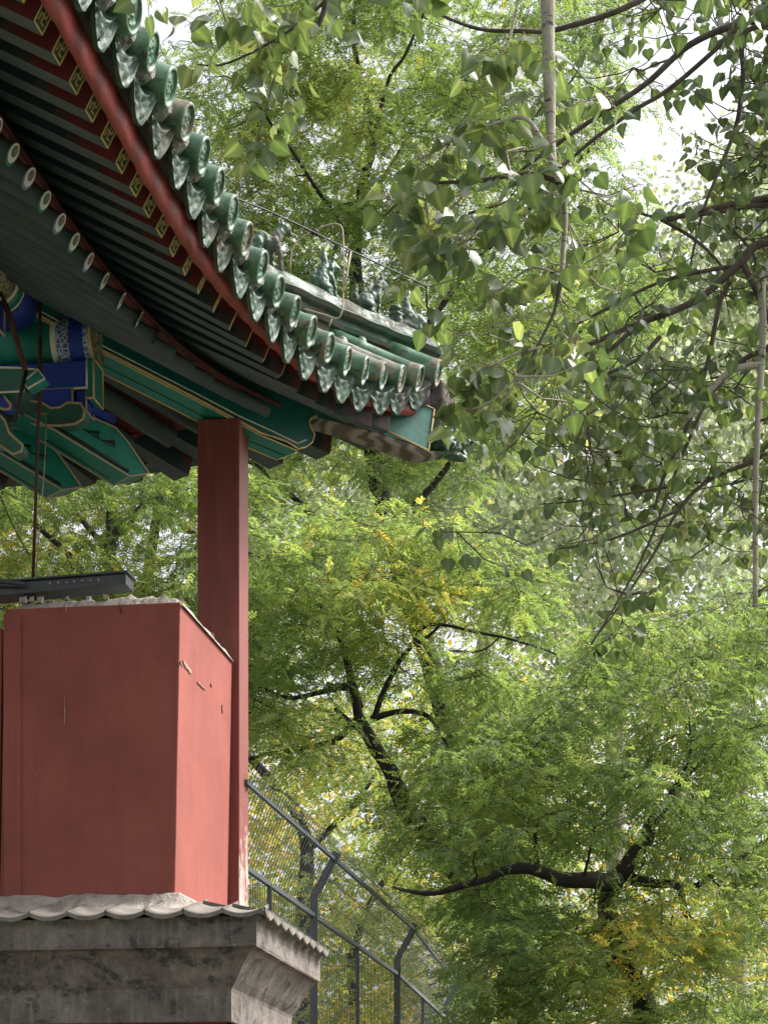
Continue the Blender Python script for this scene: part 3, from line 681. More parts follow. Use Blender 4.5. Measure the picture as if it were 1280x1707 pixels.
# broken cement cap
b=MB(); rows=[]
nx,ny=40,30
for i in range(nx+1):
    r=[]
    for j in range(ny+1):
        u=i/nx;v=j/ny; o=oL+.03+(oR-oL-.0)*u*.985; aa=a0+.006+(a1-a0-.012)*v
        e=min(1,min(u*7,(1-u)*9)); e=min(e,min(v*14,(1-v)*9)); e=max(0,e)**.6
        h=3.422+.018*min(1,e*3)+(.062+.03*noise.noise(Vector((u*5,v*6,1)))+.022*noise.noise(Vector((u*17,v*17,3)))+.012*noise.noise(Vector((u*50,v*50,3))))*e*(1-.35*max(0,u-.6))
        r.append(W(aa,o,h))
    rows.append(r)
b.grid(rows,0,False); b.obj('broken_cement_cap',M['mortar'],gp)
b=MB(); random.seed(3)
for k in range(46):
    u=rnd(.03,.97)**.8; o=oL+(oR-oL)*u; aa=a0+rnd(.02,.3); s=rnd(.008,.024)
    bm=[Vector((rnd(-1,1),rnd(-1,1),rnd(-1,1))).normalized()*s for _ in range(1)]
    c=W(aa,o,3.44+.055*(1-.3*u)+rnd(-.005,.02)); v=[c+Vector((rnd(.5,1)*x,rnd(.5,1)*y,rnd(.5,1)*z))*s for x in(-1,1) for y in(-1,1) for z in(-1,1)]
    b.add(v,[(0,1,3,2),(4,6,7,5),(0,4,5,1),(2,3,7,6),(0,2,6,4),(1,5,7,3)])
b.obj('rubble',M['mortar'],gp)
# coping of pan tiles
aF=11.90; oE=-2.466; zE=1.615
aB=13.86
def coping(front,cnt0,cnt1):
    for k in range(cnt0,cnt1):
        b=MB(); p=.2135
        rows=[];rows2=[]
        for i in range(6):
            t=i/5; r=[];r2=[]
            for j in range(9):
                x=(j/8-.5)*p*1.06; sag=-.031*(1-(2*x/p/1.06)**2)
                dp=min(.55,p*(k+.5)+(.05 if front else -.09))/.55; z=zE+.045+.13*t*dp+sag+(.004*noise.noise(Vector((k,j,i))))
                if front: q=(aF-.02+t*.55*dp,oE-p*(k+.5)+x,z)
                else: q=(aF+p*(k+.5)+x,oE+.02-t*.55*dp,z)
                r.append(W(*q)); q=(q[0],q[1],q[2]-.022); r2.append(W(*q))
            rows.append(r);rows2.append(r2)
        b.grid(rows); b.grid(rows2); b.grid([rows[0],rows2[0]],0,False); b.grid([[r[0] for r in rows],[r[0] for r in rows2]],0,False); b.grid([[r[-1] for r in rows],[r[-1] for r in rows2]],0,False)
        if not front:
            # small triangular drip lip
            A=[(aF+p*(k+.5)+x,oE+.022,zE+.02-.035*(1-abs(x)/.09)*1.6+.02) for x in(-.09,-.05,0,.05,.09)]+[(aF+p*(k+.5)+x,oE+.022,zE+.03+.0*x) for x in(.09,0,-.09)]
            b.prism([W(*q) for q in A],-VO*.02)
        b.obj('pan_tile',M['greytile'],gp)
coping(True,0,11); coping(False,0,9)
# mortar fillet round the shaft
b=MB(); rows=[]
for q in [(a0,oL-.3),(a0,oR)]+[(a1,oR)]: pass
L=[]
for t in np.linspace(0,1,40): L.append((a0,oL-.4+(oR-oL+.4)*t,0,-1))
for t in np.linspace(.02,1,36): L.append((a0+(a1-a0)*t,oR,1,0))
for (aa,oo,nx_,ny_) in L:
    k=.02*noise.noise(Vector((aa*6,oo*6,1)))+.012*noise.noise(Vector((aa*19,oo*19,1))); wz=1.80+k
    da,do=(ny_*1.0,nx_*1.0)
    rows.append([W(aa+.02*(-da),oo-.02*do-.03*nx_,wz+.02),W(aa+da*.03,oo+do*.03-.03*nx_,wz+.01),W(aa+da*.10,oo+do*.10,wz-.05+k),W(aa+da*.3,oo+do*.3,wz-.16)])
b.grid(rows,0,False); b.obj('mortar_bed',M['mortar'],gp)
# cornice profile: (inset, z) insets applied to front and side
prof=[(.02,1.62),(.035,1.60),(.04,1.59),(.04,1.475),(.055,1.47),(.055,1.455),(.075,1.45),(.10,1.42),(.135,1.37),(.175,1.30),(.21,1.255),(.215,1.235),(.215,1.075),(.23,1.07)]
rows=[]
for ins,z in prof:
    r=[]
    aa,oo=aF+ins,oE-ins
    for t in np.linspace(-5.2,oo,26): r.append(W(aa+.006*noise.noise(Vector((t*4,z*9,0))),t,z))
    for t in np.linspace(aa,aB-ins*.2,18)[1:]: r.append(W(t,oo+.006*noise.noise(Vector((t*4,z*9,3))),z))
    r.append(W(aB-ins*.2,-5.2,z))
    rows.append(r)
b=MB(); b.grid(rows,0,False); b.add(rows[0],[tuple(range(len(rows[0])))]); b.obj('brick_cornice',M['cornice'],gp)
# drip line moulding
b=MB(); b.tube([W(aF+.045,-5.2,1.467),W(aF+.045,oE-.045,1.467),W(aB,oE-.045,1.467)],.010,6,smooth=False); b.obj('cornice_moulding',M['cornice'],gp)
ins=.27
b=MB(); c=[(aF+ins,-5.2),(aF+ins,oE-ins),(aB-.1,oE-ins),(aB-.1,-5.2)]
b.hexa([W(x,y,-EYE-.1) for x,y in c]+[W(x,y,1.073) for x,y in c]); b.obj('lower_wall',M['redlow'],gp)
# neighbouring wall beyond the crack
rw=root('red_wall','sliver of red plastered wall left of the pillar, beyond a dark crack','wall',W(13,-6.2,-EYE))
b=MB(); c=[(a0+.03,-7.2),(a0+.03,oL-.022),(a1,oL-.022),(a1,-7.2)]
b.hexa([W(x,y-.03,1.70) for x,y in c]+[W(x,y,3.34) for x,y in c]); b.obj('wall_body',M['red'],rw,bevel=.008)
b=MB(); c=[(aF+ins,-7.4),(aF+ins,-5.205),(aB-.1,-5.205),(aB-.1,-7.4)]
b.hexa([W(x,y,-EYE-.1) for x,y in c]+[W(x,y,1.7) for x,y in c]); b.obj('wall_base',M['redlow'],rw)
# ---------------- steel beam on the pillar ----------------
sb=root('steel_beam','dark grey steel channel with rivets lying on the cement top of the red pillar','steel beam',W(12.75,-3.9,3.5))
def SB(x,y,da=0): 
    q=AO(x,y,12.70); return W(q[0]+da,q[1],q[2])
b=MB(); x0=(-120,982,1004); x1=(210,956,974)
v=[SB(x0[0],x0[2]),SB(x1[0],x1[2]),SB(x1[0],x1[2],.17),SB(x0[0],x0[2],.17),SB(x0[0],x0[1]),SB(x1[0],x1[1]),SB(x1[0],x1[1],.17),SB(x0[0],x0[1],.17)]
b.hexa(v); b.obj('channel',M['steel'],sb,bevel=.004)
b=MB(); b.hexa([p+VZ*h for h in(.004,.014) for p in [v[4]-VA*.02-VO*.0,v[5]-VA*.02+VO*.015,v[6]+VO*.015,v[7]]]); b.obj('top_flange',M['steel'],sb)
for k in range(7):
    x=84+13.4*k; y=973-1.05*k; b=MB(); p=SB(x,y); b.tube([p-VA*.012,p+VA*.004],[.007,.011],8); b.obj('rivet',M['mortar'],sb)
b=MB(); b.tube([SB(-60,966,-.03),SB(10,972,-.03),SB(44,976,-.03)],.012,8); b.tube([SB(-60,974,-.03),SB(8,978,-.03),SB(44,979,-.02)],.008,8); b.obj('conduit',M['steel'],sb)
b=MB(); v=[SB(34,1000,.02),SB(60,985,.02),SB(60,985,.12),SB(34,1000,.12),SB(40,982,.02),SB(74,975,.02),SB(74,975,.12),SB(40,982,.12)]; b.hexa(v); b.obj('support_bracket',M['wire'],sb)
# rods
ir=root('iron_rod','thin vertical rusty iron rod between the eave and the steel beam','rod',W(*AO(57,962,12.95)))
b=MB(); q=AO(64,470,12.6); b.tube([W(*AO(55,968,12.8)),W(*AO(66,640,12.7)),W(*AO(67,450,12.7))],.0095,8); b.obj('rod',M['rust'],ir)
b=MB(); b.tube([W(*AO(66,700,12.69)),W(*AO(67,560,12.69))],.0125,8); b.obj('sleeve',M['rust'],ir)
b=MB(); b.tube([W(*AO(78,690,12.82)),W(*AO(74,780,12.82)),W(*AO(66,880,12.82)),W(*AO(60,960,12.82))],.0035,6); o=b.obj('thin_yellow_cable',M['brass']); o['label']='thin yellowish cable hanging just right of the rusty rod'; o['category']='cable'
sr=root('slanting_rod','short slanting rusty rod reaching down to the green bracket block','rod',W(*AO(42,650,12.3)))
b=MB(); b.tube([W(*AO(-10,470,12.3)),W(*AO(12,515,12.3)),W(*AO(42,615,12.3))],.017,8); b.obj('rod',M['rust'],sr)
b=MB(); b.tube([W(*AO(44,618,12.3)),W(*AO(34,660,12.3)),W(*AO(24,705,12.3))],.012,8); b.obj('lower_rod',M['wire'],sr)
# green bracket block the rod reaches
def gb(a,dep):
    A=[(-20,612),(38,612),(66,614),(75,632),(45,650),(40,655),(-20,655)]
    return A
o=plate('bracket_block',[(-20,612),(30,613),(64,616),(40,636),(40,652),(-20,655)],12.45,.15,'olive','cream',.006)
A=[W(*AO(x,y,12.45)) for x,y in((64,616),(75,631),(46,648),(40,636))]
b=MB(); b.prism(A,VA*.1); o=b.obj('bracket_tip',M['teal'],pav); e=MB(); e.tube([p-VA*.003 for p in A]+[A[0]-VA*.003],.006,6); e.obj('edge_line',M['cream'],o)
# dangling black cable bottom left
b=MB(); b.tube([P(x,y,14.5) for x,y in((-12,800),(2,830),(14,860),(30,893),(48,925))],.004,6); o=b.obj('black_cable',M['wire']); o['label']='thin black cable sagging at the left edge below the eave'; o['category']='cable'
# ---------------- lightning conductor ----------------
lc=root('lightning_conductor','dull brass wire loop and black cable strung above the green roof ridge','lightning conductor',P(575,530,14.35))
def zz(x,y,Y=14.35): return P(350+x/2.844,350+y/2.844,Y)
b=MB(); b.tube([zz(x,y) for x,y in((380,290),(382,240),(388,190),(410,150),(450,120),(490,100),(540,75),(590,62),(618,70),(630,95),(634,200),(635,300),(632,400),(626,480),(615,508),(595,514),(540,495),(470,475),(400,455))],.0048,8); b.obj('wire_loop',M['brass'],lc)
b=MB(); b.tube([zz(668,195),zz(650,300),zz(628,410)],.0055,8); b.obj('clamp_rod',M['brass'],lc)
b=MB(); b.tube([P(x,y,Y) for x,y,Y in((300,270,13.4),(362,318,13.7),(450,352,14.0),(520,385,14.3),(590,420,14.6),(680,462,15.0),(712,477,15.15),(745,465,15.3),(770,450,15.4))],.0055,6); b.obj('black_cable',M['wire'],lc)
b=MB(); b.tube([zz(482,98),zz(512,110)],.02,8); b.obj('clamp',M['wire'],lc)
b=MB(); b.tube([zz(578,515),zz(565,550)],.006,6); b.obj('stay',M['brass'],lc)
# ---------------- mesh fence ----------------
fn=root('mesh_fence','slate grey welded mesh security fence with outward-bent posts','fence',(.1,21,0))
FP=[((-1.38-.05,12.9+.9),None)]
def base(x,y,Y): q=P(x,y,Y); return q
Ys=[17.2,21.3,26.0]; kx=[(523,1493),(662,1601),(743,1690)]; tops=[(557,1427),(690,1549),(762,1652)]
K=[P(*k,Y) for k,Y in zip(kx,Ys)]; T=[P(*k,Y) for k,Y in zip(tops,Ys)]
for i in range(3): K[i].z=4.02; T[i]=K[i]+Vector((.155,-.02,.30))*1.0
T=[K[i]+(P(*tops[i],Ys[i])-P(*kx[i],Ys[i])) for i in range(3)]
d0=(K[0]-K[1]); K.insert(0,K[0]+d0*.74); T.insert(0,T[0]+d0*.74)
K.append(K[3]+(K[3]-K[2])*1.0); T.append(T[3]+(K[3]-K[2])*1.0)
RZ=-.13
for i,(k,t) in enumerate(zip(K,T)):
    if i==0: continue
    b=MB(); b.tube([Vector((k.x,k.y,0)),k-Vector((0,0,.02)),k+Vector((.004,0,.02)),t],.042,4,smooth=False); b.obj('post',M['fence'],fn)
    b=MB(); b.tube([t-(t-k)*.02,t+(t-k).normalized()*.05],.047,4,smooth=False); b.obj('post_cap',M['fence'],fn)
for i in range(len(K)-1):
    k0,k1,t0,t1=K[i],K[i+1],T[i],T[i+1]; L=(k1-k0).length
    rl=MB(); rl.tube([k0+Vector((0,0,-.13)),k1+Vector((0,0,-.13))],.022,4,smooth=False); rl.obj('rail',M['fence'],fn)
    rl=MB(); rl.tube([t0,t1],.019,4,smooth=False); rl.obj('rail',M['fence'],fn)
    rl=MB(); rl.tube([k0+Vector((0,0,-3.6)),k1+Vector((0,0,-3.6))],.03,4,smooth=False); rl.obj('rail',M['fence'],fn)
    md=k0.lerp(k1,.47); rl=MB(); rl.tube([Vector((md.x,md.y,.1)),md+Vector((0,0,-.13))],.022,4,smooth=False); rl.obj('stiffener',M['fence'],fn)
    b=MB(); n=int(L/.075)
    for j in range(1,n):
        f=j/n; p=k0.lerp(k1,f); b.tube([p+Vector((0,0,-.14)),p+Vector((0,0,-3.6))],.0034,3,cap=False,smooth=False)
    z=-.3
    while z>-3.6: b.tube([k0+Vector((0,0,z)),k1+Vector((0,0,z))],.0045,3,cap=False,smooth=False); z-=.22
    b.obj('mesh_panel',M['fence'],fn,fix=False)
    b=MB()
    for j in range(0,n):
        f=(j+.5)/n; p=k0.lerp(k1,f); q=t0.lerp(t1,f); b.tube([p+Vector((0,0,-.13)),q+(q-p)*.38],.0034,3,cap=False,smooth=False)
    for f in(.1,.55,1.2): b.tube([k0.lerp(t0,f),k1.lerp(t1,f)],.0045,3,cap=False,smooth=False)
    b.obj('mesh_panel',M['fence'],fn,fix=False)
# ---------------- trees ----------------
def inpoly(x,y,poly):
    c=False; n=len(poly); j=n-1
    for i in range(n):
        xi,yi=poly[i];xj,yj=poly[j]
        if (yi>y)!=(yj>y) and x<(xj-xi)*(y-yi)/(yj-yi)+xi: c=not c
        j=i
    return c
def nrm(v): return v/np.maximum(np.linalg.norm(v,axis=-1,keepdims=True),1e-9)
def leafmesh(name,batches,mats,parent):
    # batches: (verts(n,3), faces(m,4), matidx(m), pos, X, Z, scale, tint)
    VS=[];FS=[];TI=[];MI=[];base=0
    for tv,tf,tm,pos,X,Z,sc,ti in batches:
        if len(pos)==0: continue
        X=nrm(X); Z=nrm(Z-X*np.sum(Z*X,1,keepdims=True)); Y=np.cross(Z,X)
        to=tv[:,3] if tv.shape[1]>3 else np.zeros(len(tv)); V=pos[:,None,:]+sc[:,None,None]*(tv[None,:,0:1]*X[:,None,:]+tv[None,:,1:2]*Y[:,None,:]+tv[None,:,2:3]*Z[:,None,:])
        n=len(tv); Fc=tf[None]+ (np.arange(len(pos))*n)[:,None,None]+base
        VS.append(V.reshape(-1,3));FS.append(Fc.reshape(-1,4));TI.append(np.clip(np.repeat(ti,n)+np.tile(to,len(pos)),0,1));MI.append(np.tile(tm,len(pos))); base+=n*len(pos)
    V=np.concatenate(VS)-np.array(origin(parent));Fc=np.concatenate(FS);T=np.concatenate(TI);MI=np.concatenate(MI)
    me=bpy.data.meshes.new(name); me.vertices.add(len(V)); me.vertices.foreach_set('co',V.astype(np.float32).ravel())
    me.loops.add(Fc.size); me.loops.foreach_set('vertex_index',Fc.astype(np.int32).ravel())
    me.polygons.add(len(Fc)); me.polygons.foreach_set('loop_start',np.arange(0,Fc.size,4,dtype=np.int32)); me.polygons.foreach_set('loop_total',np.full(len(Fc),4,dtype=np.int32))
    for m in mats: me.materials.append(m)
    me.polygons.foreach_set('material_index',MI.astype(np.int32))
    at=me.attributes.new('tint','FLOAT','POINT'); at.data.foreach_set('value',T.astype(np.float32))
    me.update(calc_edges=True)
    o=bpy.data.objects.new(name,me); C.objects.link(o); o.parent=parent; return o
def soph_template(rng,pairs=6,L=.19,ll=.042,lw=.0085):
    v=[];f=[]
    def lf(o,d,up,l,w):
        sdv=np.cross(up,d); b=len(v)
        v.extend([o,o+d*l*.3+sdv*w-up*.002,o+d*l*.72+sdv*w*.8-up*.003,o+d*l-up*.004,o+d*l*.72-sdv*w*.8-up*.003,o+d*l*.3-sdv*w-up*.002])
        f.extend([(b,b+1,b+2,b+3),(b,b+3,b+4,b+5)])
    for k in range(pairs+1):
        t=.22+.78*k/pairs; x=L*t; z=-.25*L*t*t; o=np.array([x,0,z])
        for s in ((-1,1) if k<pairs else (0,)):
            an=rng.uniform(.7,1.3)*s; dr=rng.uniform(-.6,.2)
            d=np.array([math.cos(an),math.sin(an),dr]); d/=np.linalg.norm(d)
            up=np.array([rng.uniform(-.35,.35),rng.uniform(-.35,.35),1.]); up-=d*np.dot(up,d); up/=np.linalg.norm(up)
            q=rng.uniform(.8,1.1)*(1-.25*abs(t-.6)); lf(o,d,up,ll*q,lw*q)
    # rachis as a thin strip
    b=len(v); v.extend([np.array([0,-.0012,0]),np.array([0,.0012,0]),np.array([L*.6,.001,-.09*L]),np.array([L*.6,-.001,-.09*L])]); f.append((b,b+1,b+2,b+3))
    return np.array(v),np.array(f),np.zeros(len(f),int)
def pop_template(rng,pet=True,size=.085):
    v=[];f=[];m=[]
    end=np.zeros(3)
    if pet:
        pl=rng.uniform(.035,.06); P3=[np.array([0,0,0]),np.array([pl*.5,0,.012]),np.array([pl,0,-.004]),np.array([pl*1.25,0,-.022])]
        w=.0013
        for i in range(3):
            b=len(v); v.extend([P3[i]+[0,w,0],P3[i]-[0,w,0],P3[i+1]-[0,w,0],P3[i+1]+[0,w,0]]); f.append((b,b+1,b+2,b+3)); m.append(1)
            b=len(v); v.extend([P3[i]+[0,0,w],P3[i]-[0,0,w],P3[i+1]-[0,0,w],P3[i+1]+[0,0,w]]); f.append((b,b+1,b+2,b+3)); m.append(1)
        end=P3[3]
    an=rng.uniform(.75,1.45); ax=np.array([math.cos(an),0,-math.sin(an)]); nr=np.array([math.sin(an),0,math.cos(an)])
    tw=rng.uniform(-1.3,1.3); sd=np.array([0,1,0])*math.cos(tw)+nr*math.sin(tw); nr=np.cross(ax,sd)*-1
    ys=[0,.10,.24,.42,.62,.82,1.0]; ws=[.20,.44,.50,.45,.31,.14,0.0]; curl=rng.uniform(-.1,.45); fold=rng.uniform(.0,.42); wv=rng.uniform(0,6)
    S=size; rows=[]
    for k,(y,wd) in enumerate(zip(ys,ws)):
        c=end+ax*(y*S)-nr*(curl*y*y*S)
        row=[]
        for q in(-1,-.5,-.045,.045,.5,1):
            yo=(-.07*S if k==0 and abs(q)>.9 else 0)+ (.0 if abs(q)<1 else rng.uniform(-.012,.012)*S)
            row.append(c+sd*(q*wd*S)+nr*(fold*abs(q)*wd*S+.03*S*abs(q)*math.sin(y*7+wv+q))+ax*yo)
        rows.append(row)
    b=len(v); 
    for r in rows: v.extend(r)
    for i in range(6):
        for j in range(5): f.append((b+i*6+j,b+i*6+j+1,b+(i+1)*6+j+1,b+(i+1)*6+j)); m.append(0)
    v=np.array(v); v=np.concatenate([v,np.zeros((len(v),1))],1)
    for i in range(7):
        v[b+i*6+2,3]=.30; v[b+i*6+3,3]=.30; v[b+i*6+1,3]=-.05; v[b+i*6+4,3]=-.05
    return v,np.array(f),np.array(m)
def simp_template(rng,size=.07):
    v=np.array([[0,0,0],[.3,.42,-.05],[.6,.38,-.08],[1,0,-.1],[.6,-.38,-.08],[.3,-.42,-.05]])*size
    return v,np.array([(0,1,2,3),(0,3,4,5)]),np.zeros(2,int)
class Wood:
    def __init__(s): s.nodes=[];s.mb=MB()
    def limb(s,pts,r0,r1,n=6,sub=4,wob=.01,rng=None):
        pts=[Vector(p) for p in pts]; out=[]
        for i in range(len(pts)-1):
            p0=pts[max(i-1,0)];p1=pts[i];p2=pts[i+1];p3=pts[min(i+2,len(pts)-1)]
            for k in range(sub):
                t=k/sub; out.append(.5*((2*p1)+(p2-p0)*t+(2*p0-5*p1+4*p2-p3)*t*t+(-p0+3*p1-3*p2+p3)*t**3))
        out.append(pts[-1])
        if wob: out=[p+Vector((noise.noise(p*3+Vector((9,0,0))),noise.noise(p*3),noise.noise(p*3+Vector((0,7,0)))))*wob for p in out]
        L=len(out)-1; rr=[r0+(r1-r0)*(i/L)**.8 for i in range(L+1)]
        if r0>.03: rr=[r*(1+.18*noise.noise(p*6)) for r,p in zip(rr,out)]
        s.mb.tube(out,rr,n)
        s.nodes+= [(tuple(p),r) for p,r in zip(out,rr)]
        return out
def grow(wd,centers,rng,r0=.018,droop=.1,cone=.35):
    arr=[n[0] for n in wd.nodes]; A=np.array(arr); rad=[n[1] for n in wd.nodes]
    c=np.array(centers); order=np.argsort([np.min(np.sum((A-p)**2,1)) for p in c])
    for i in order:
        p=c[i]; d=np.linalg.norm(A-p,axis=1); k=int(np.argmin(d)); q=A[k]; L=d[k]
        if L<.05: continue
        rs=min(rad[k]*.75,max(.006,r0*min(1,L/1.2)+.004)); n=max(3,int(L/.14)); pts=[];
        off=rng.normal(0,.13*L,3); off[2]+=droop*L
        for j in range(n+1):
            t=j/n; pts.append(Vector(q+(p-q)*t+off*math.sin(math.pi*t)*.8+ (rng.normal(0,.02,3) if 0<j<n else 0)))
        rr=[rs+(.0035-rs)*(j/n)**.7 for j in range(n+1)]; wd.mb.tube(pts,rr,4,cap=False)
        A=np.concatenate([A,np.array([tuple(v) for v in pts[1:]])]); rad+=rr[1:]
def sample(poly,Y0,Y1,n,rng,gaps=(),dens=None):
    xs=[p[0] for p in poly];ys=[p[1] for p in poly]; out=[];tr=0
    while len(out)<n and tr<n*60:
        tr+=1; x=rng.uniform(min(xs),max(xs)); y=rng.uniform(min(ys),max(ys))
        if not inpoly(x,y,poly) or any(inpoly(x,y,g) for g in gaps): continue
        Y=rng.uniform(Y0,Y1)
        if dens and rng.random()>dens(x,y): continue
        out.append(np.array(P(x,y,Y)))
    return out
def clump_soph(centers,rng,wd,rad=.42,twigs=7,spt=6,tintf=None,size=1.0,tem=None,flat=.35):
    B=[[] for _ in tem]
    for c in centers:
        base=tintf(c) if tintf else .4
        for t in range(twigs):
            az=rng.uniform(0,2*math.pi); el=rng.normal(-.05,flat); L=rad*rng.uniform(.6,1.25)
            d=np.array([math.cos(az)*math.cos(el),math.sin(az)*math.cos(el),math.sin(el)])
            o=c+rng.normal(0,.10,3)*np.array([1,1,.7]); e=o+d*L+np.array([0,0,-.10*L])
            mid=(o+e)/2+np.array([0,0,.05*L]); wd.mb.tube([Vector(o),Vector(mid),Vector(e)],[.0035,.0025,.0012],3,cap=False)
            for k in range(spt):
                u=.15+.85*(k+rng.random()*.6)/spt; p=o*(1-u)**2+2*mid*u*(1-u)+e*u*u
                a2=az+(1 if k%2 else -1)*rng.uniform(.4,1.3) if k<spt-1 else az+rng.normal(0,.2)
                dz=rng.normal(-.25,.4); X=(math.cos(a2),math.sin(a2),dz)
                Z=(rng.normal(0,.6),rng.normal(-.15,.6),1)
                B[rng.integers(len(tem))].append((p,X,Z,size*rng.uniform(.8,1.2),base+rng.normal(0,.14)))
    return B
def to_batches(B,tem):
    out=[]
    for b,t in zip(B,tem):
        if not b: continue
        out.append((t[0],t[1],t[2],np.array([x[0] for x in b]),np.array([x[1] for x in b],float),np.array([x[2] for x in b],float),np.array([x[3] for x in b]),np.clip(np.array([x[4] for x in b]),0,1)))
    return out
RG=np.random.default_rng(11)
ST=[soph_template(RG,6 if i%2 else 7) for i in range(6)]
def pxof(c): return 640+c[0]/c[1]*F, VY-(c[2]-EYE)/c[1]*F
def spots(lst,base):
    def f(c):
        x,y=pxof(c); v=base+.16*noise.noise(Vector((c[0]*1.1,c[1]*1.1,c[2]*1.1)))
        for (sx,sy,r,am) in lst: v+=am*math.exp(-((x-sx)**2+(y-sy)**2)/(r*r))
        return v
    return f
def pagoda(name,label,basepx,limbs,regions,group,seed,**k):
    rng=np.random.default_rng(seed); b=Vector(basepx); b.z=0
    t=root(name,label,'tree',b,group); w=Wood()
    for pts,r0,r1 in limbs: w.limb(pts,r0,r1,8 if r0>.05 else 6,5,.03 if r0>.02 else .015)
    cs=[]
    for reg in regions: cs+=sample(*reg[:4],rng,*(reg[4:]))
    grow(w,cs,rng,r0=k.get('r0',.02))
    B=clump_soph(cs,rng,w,tem=ST,**{q:v for q,v in k.items() if q!='r0'})
    w.mb.obj('trunk',M['barkdark'],t,fix=False); leafmesh('crown',to_batches(B,ST),[M['leafsoph']],t)
    return t
Q=lambda Y,*l:[P(x,y,Y+(z[0] if z else 0)) for x,y,*z in l]
gpg='pagoda trees behind the pavilion'
GAP1=[(225,-60),(330,-60),(345,40),(310,130),(280,150),(240,60)]
GAPR=[(1050,180),(1090,60),(1150,-60),(1340,-60),(1340,300),(1120,340),(1050,290)]
def dens1(x,y):
    v=.45+.9*noise.noise(Vector((x/75.,y/75.,3.3)))+.25
    if y<700 and 380<x<700 and y<300: v+=.15
    if 405<x<480 and 830<y<910: v-=.7
    if 430<x<520 and 60<y<160: v-=.2
    return v
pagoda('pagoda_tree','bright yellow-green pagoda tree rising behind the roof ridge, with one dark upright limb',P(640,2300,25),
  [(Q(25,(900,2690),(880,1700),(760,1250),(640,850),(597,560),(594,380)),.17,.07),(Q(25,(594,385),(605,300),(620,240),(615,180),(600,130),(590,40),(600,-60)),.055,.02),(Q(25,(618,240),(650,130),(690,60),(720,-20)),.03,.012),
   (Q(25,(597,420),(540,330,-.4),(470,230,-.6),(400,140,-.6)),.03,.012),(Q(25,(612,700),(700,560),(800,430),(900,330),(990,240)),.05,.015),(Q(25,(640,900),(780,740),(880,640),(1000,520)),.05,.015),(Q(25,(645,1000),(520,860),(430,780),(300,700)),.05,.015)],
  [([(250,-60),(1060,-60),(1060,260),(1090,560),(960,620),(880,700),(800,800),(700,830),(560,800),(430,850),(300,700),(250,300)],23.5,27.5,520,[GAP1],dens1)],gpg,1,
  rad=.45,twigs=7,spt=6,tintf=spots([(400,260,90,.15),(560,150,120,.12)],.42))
pagoda('pagoda_tree','light green pagoda tree seen through the gap under the eave, left of the red post',P(120,2200,23),
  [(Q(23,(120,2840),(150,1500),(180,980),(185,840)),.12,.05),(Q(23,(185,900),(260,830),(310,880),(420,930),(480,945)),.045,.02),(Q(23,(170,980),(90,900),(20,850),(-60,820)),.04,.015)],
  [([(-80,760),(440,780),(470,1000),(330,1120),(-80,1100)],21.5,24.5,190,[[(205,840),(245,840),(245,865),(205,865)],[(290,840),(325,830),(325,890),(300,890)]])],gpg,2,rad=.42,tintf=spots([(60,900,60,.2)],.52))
pagoda('pagoda_tree','dense green pagoda tree right of the red post, above the fence, crooked dark limbs',P(760,2200,21),
  [(Q(20.5,(930,2960,2.5),(900,1800,2.5),(830,1560,2.2),(730,1420,1.2),(668,1330,.2),(650,1290),(625,1240),(600,1190)),.13,.05),(Q(20.5,(600,1190),(590,1150),(560,1148),(545,1140)),.05,.02),(Q(20.5,(625,1235),(590,1205),(560,1180)),.035,.02),
   (Q(20.5,(622,1200),(660,1188),(700,1190),(725,1205),(748,1245)),.035,.012),(Q(20.5,(600,1195),(560,1235),(510,1248),(450,1255),(405,1270)),.04,.015),
   (Q(20.2,(620,1200),(660,1110),(682,1080),(705,1048),(735,1040),(790,1055),(860,1068),(925,1090)),.03,.010),(Q(20.2,(682,1080),(715,1060),(735,1040)),.02,.012),(Q(20.2,(745,1085),(800,1085),(835,1060)),.012,.006),
   (Q(20.6,(600,1180),(560,1050),(508,985),(500,960),(470,945),(410,920)),.04,.02),(Q(20.6,(470,945),(435,945),(405,925)),.02,.012),(Q(20.6,(505,970),(515,1010),(530,1040)),.012,.006),(Q(20.4,(560,1150),(480,1160),(410,1140)),.03,.01)],
  [([(405,900),(560,830),(700,850),(800,900),(880,950),(930,1060),(940,1250),(900,1560),(790,1540),(720,1440),(600,1330),(520,1270),(440,1210),(380,1190),(330,1100),(380,920)],18.8,22.5,270,[[(545,1120),(690,1120),(720,1320),(590,1320)],[(680,1020),(900,1030),(900,1095),(670,1095)]])],gpg,3,
  rad=.40,tintf=spots([(660,1020,90,.28),(470,1240,80,.25),(830,1010,90,.10),(640,900,110,.16),(560,1120,120,-.12)],.44))
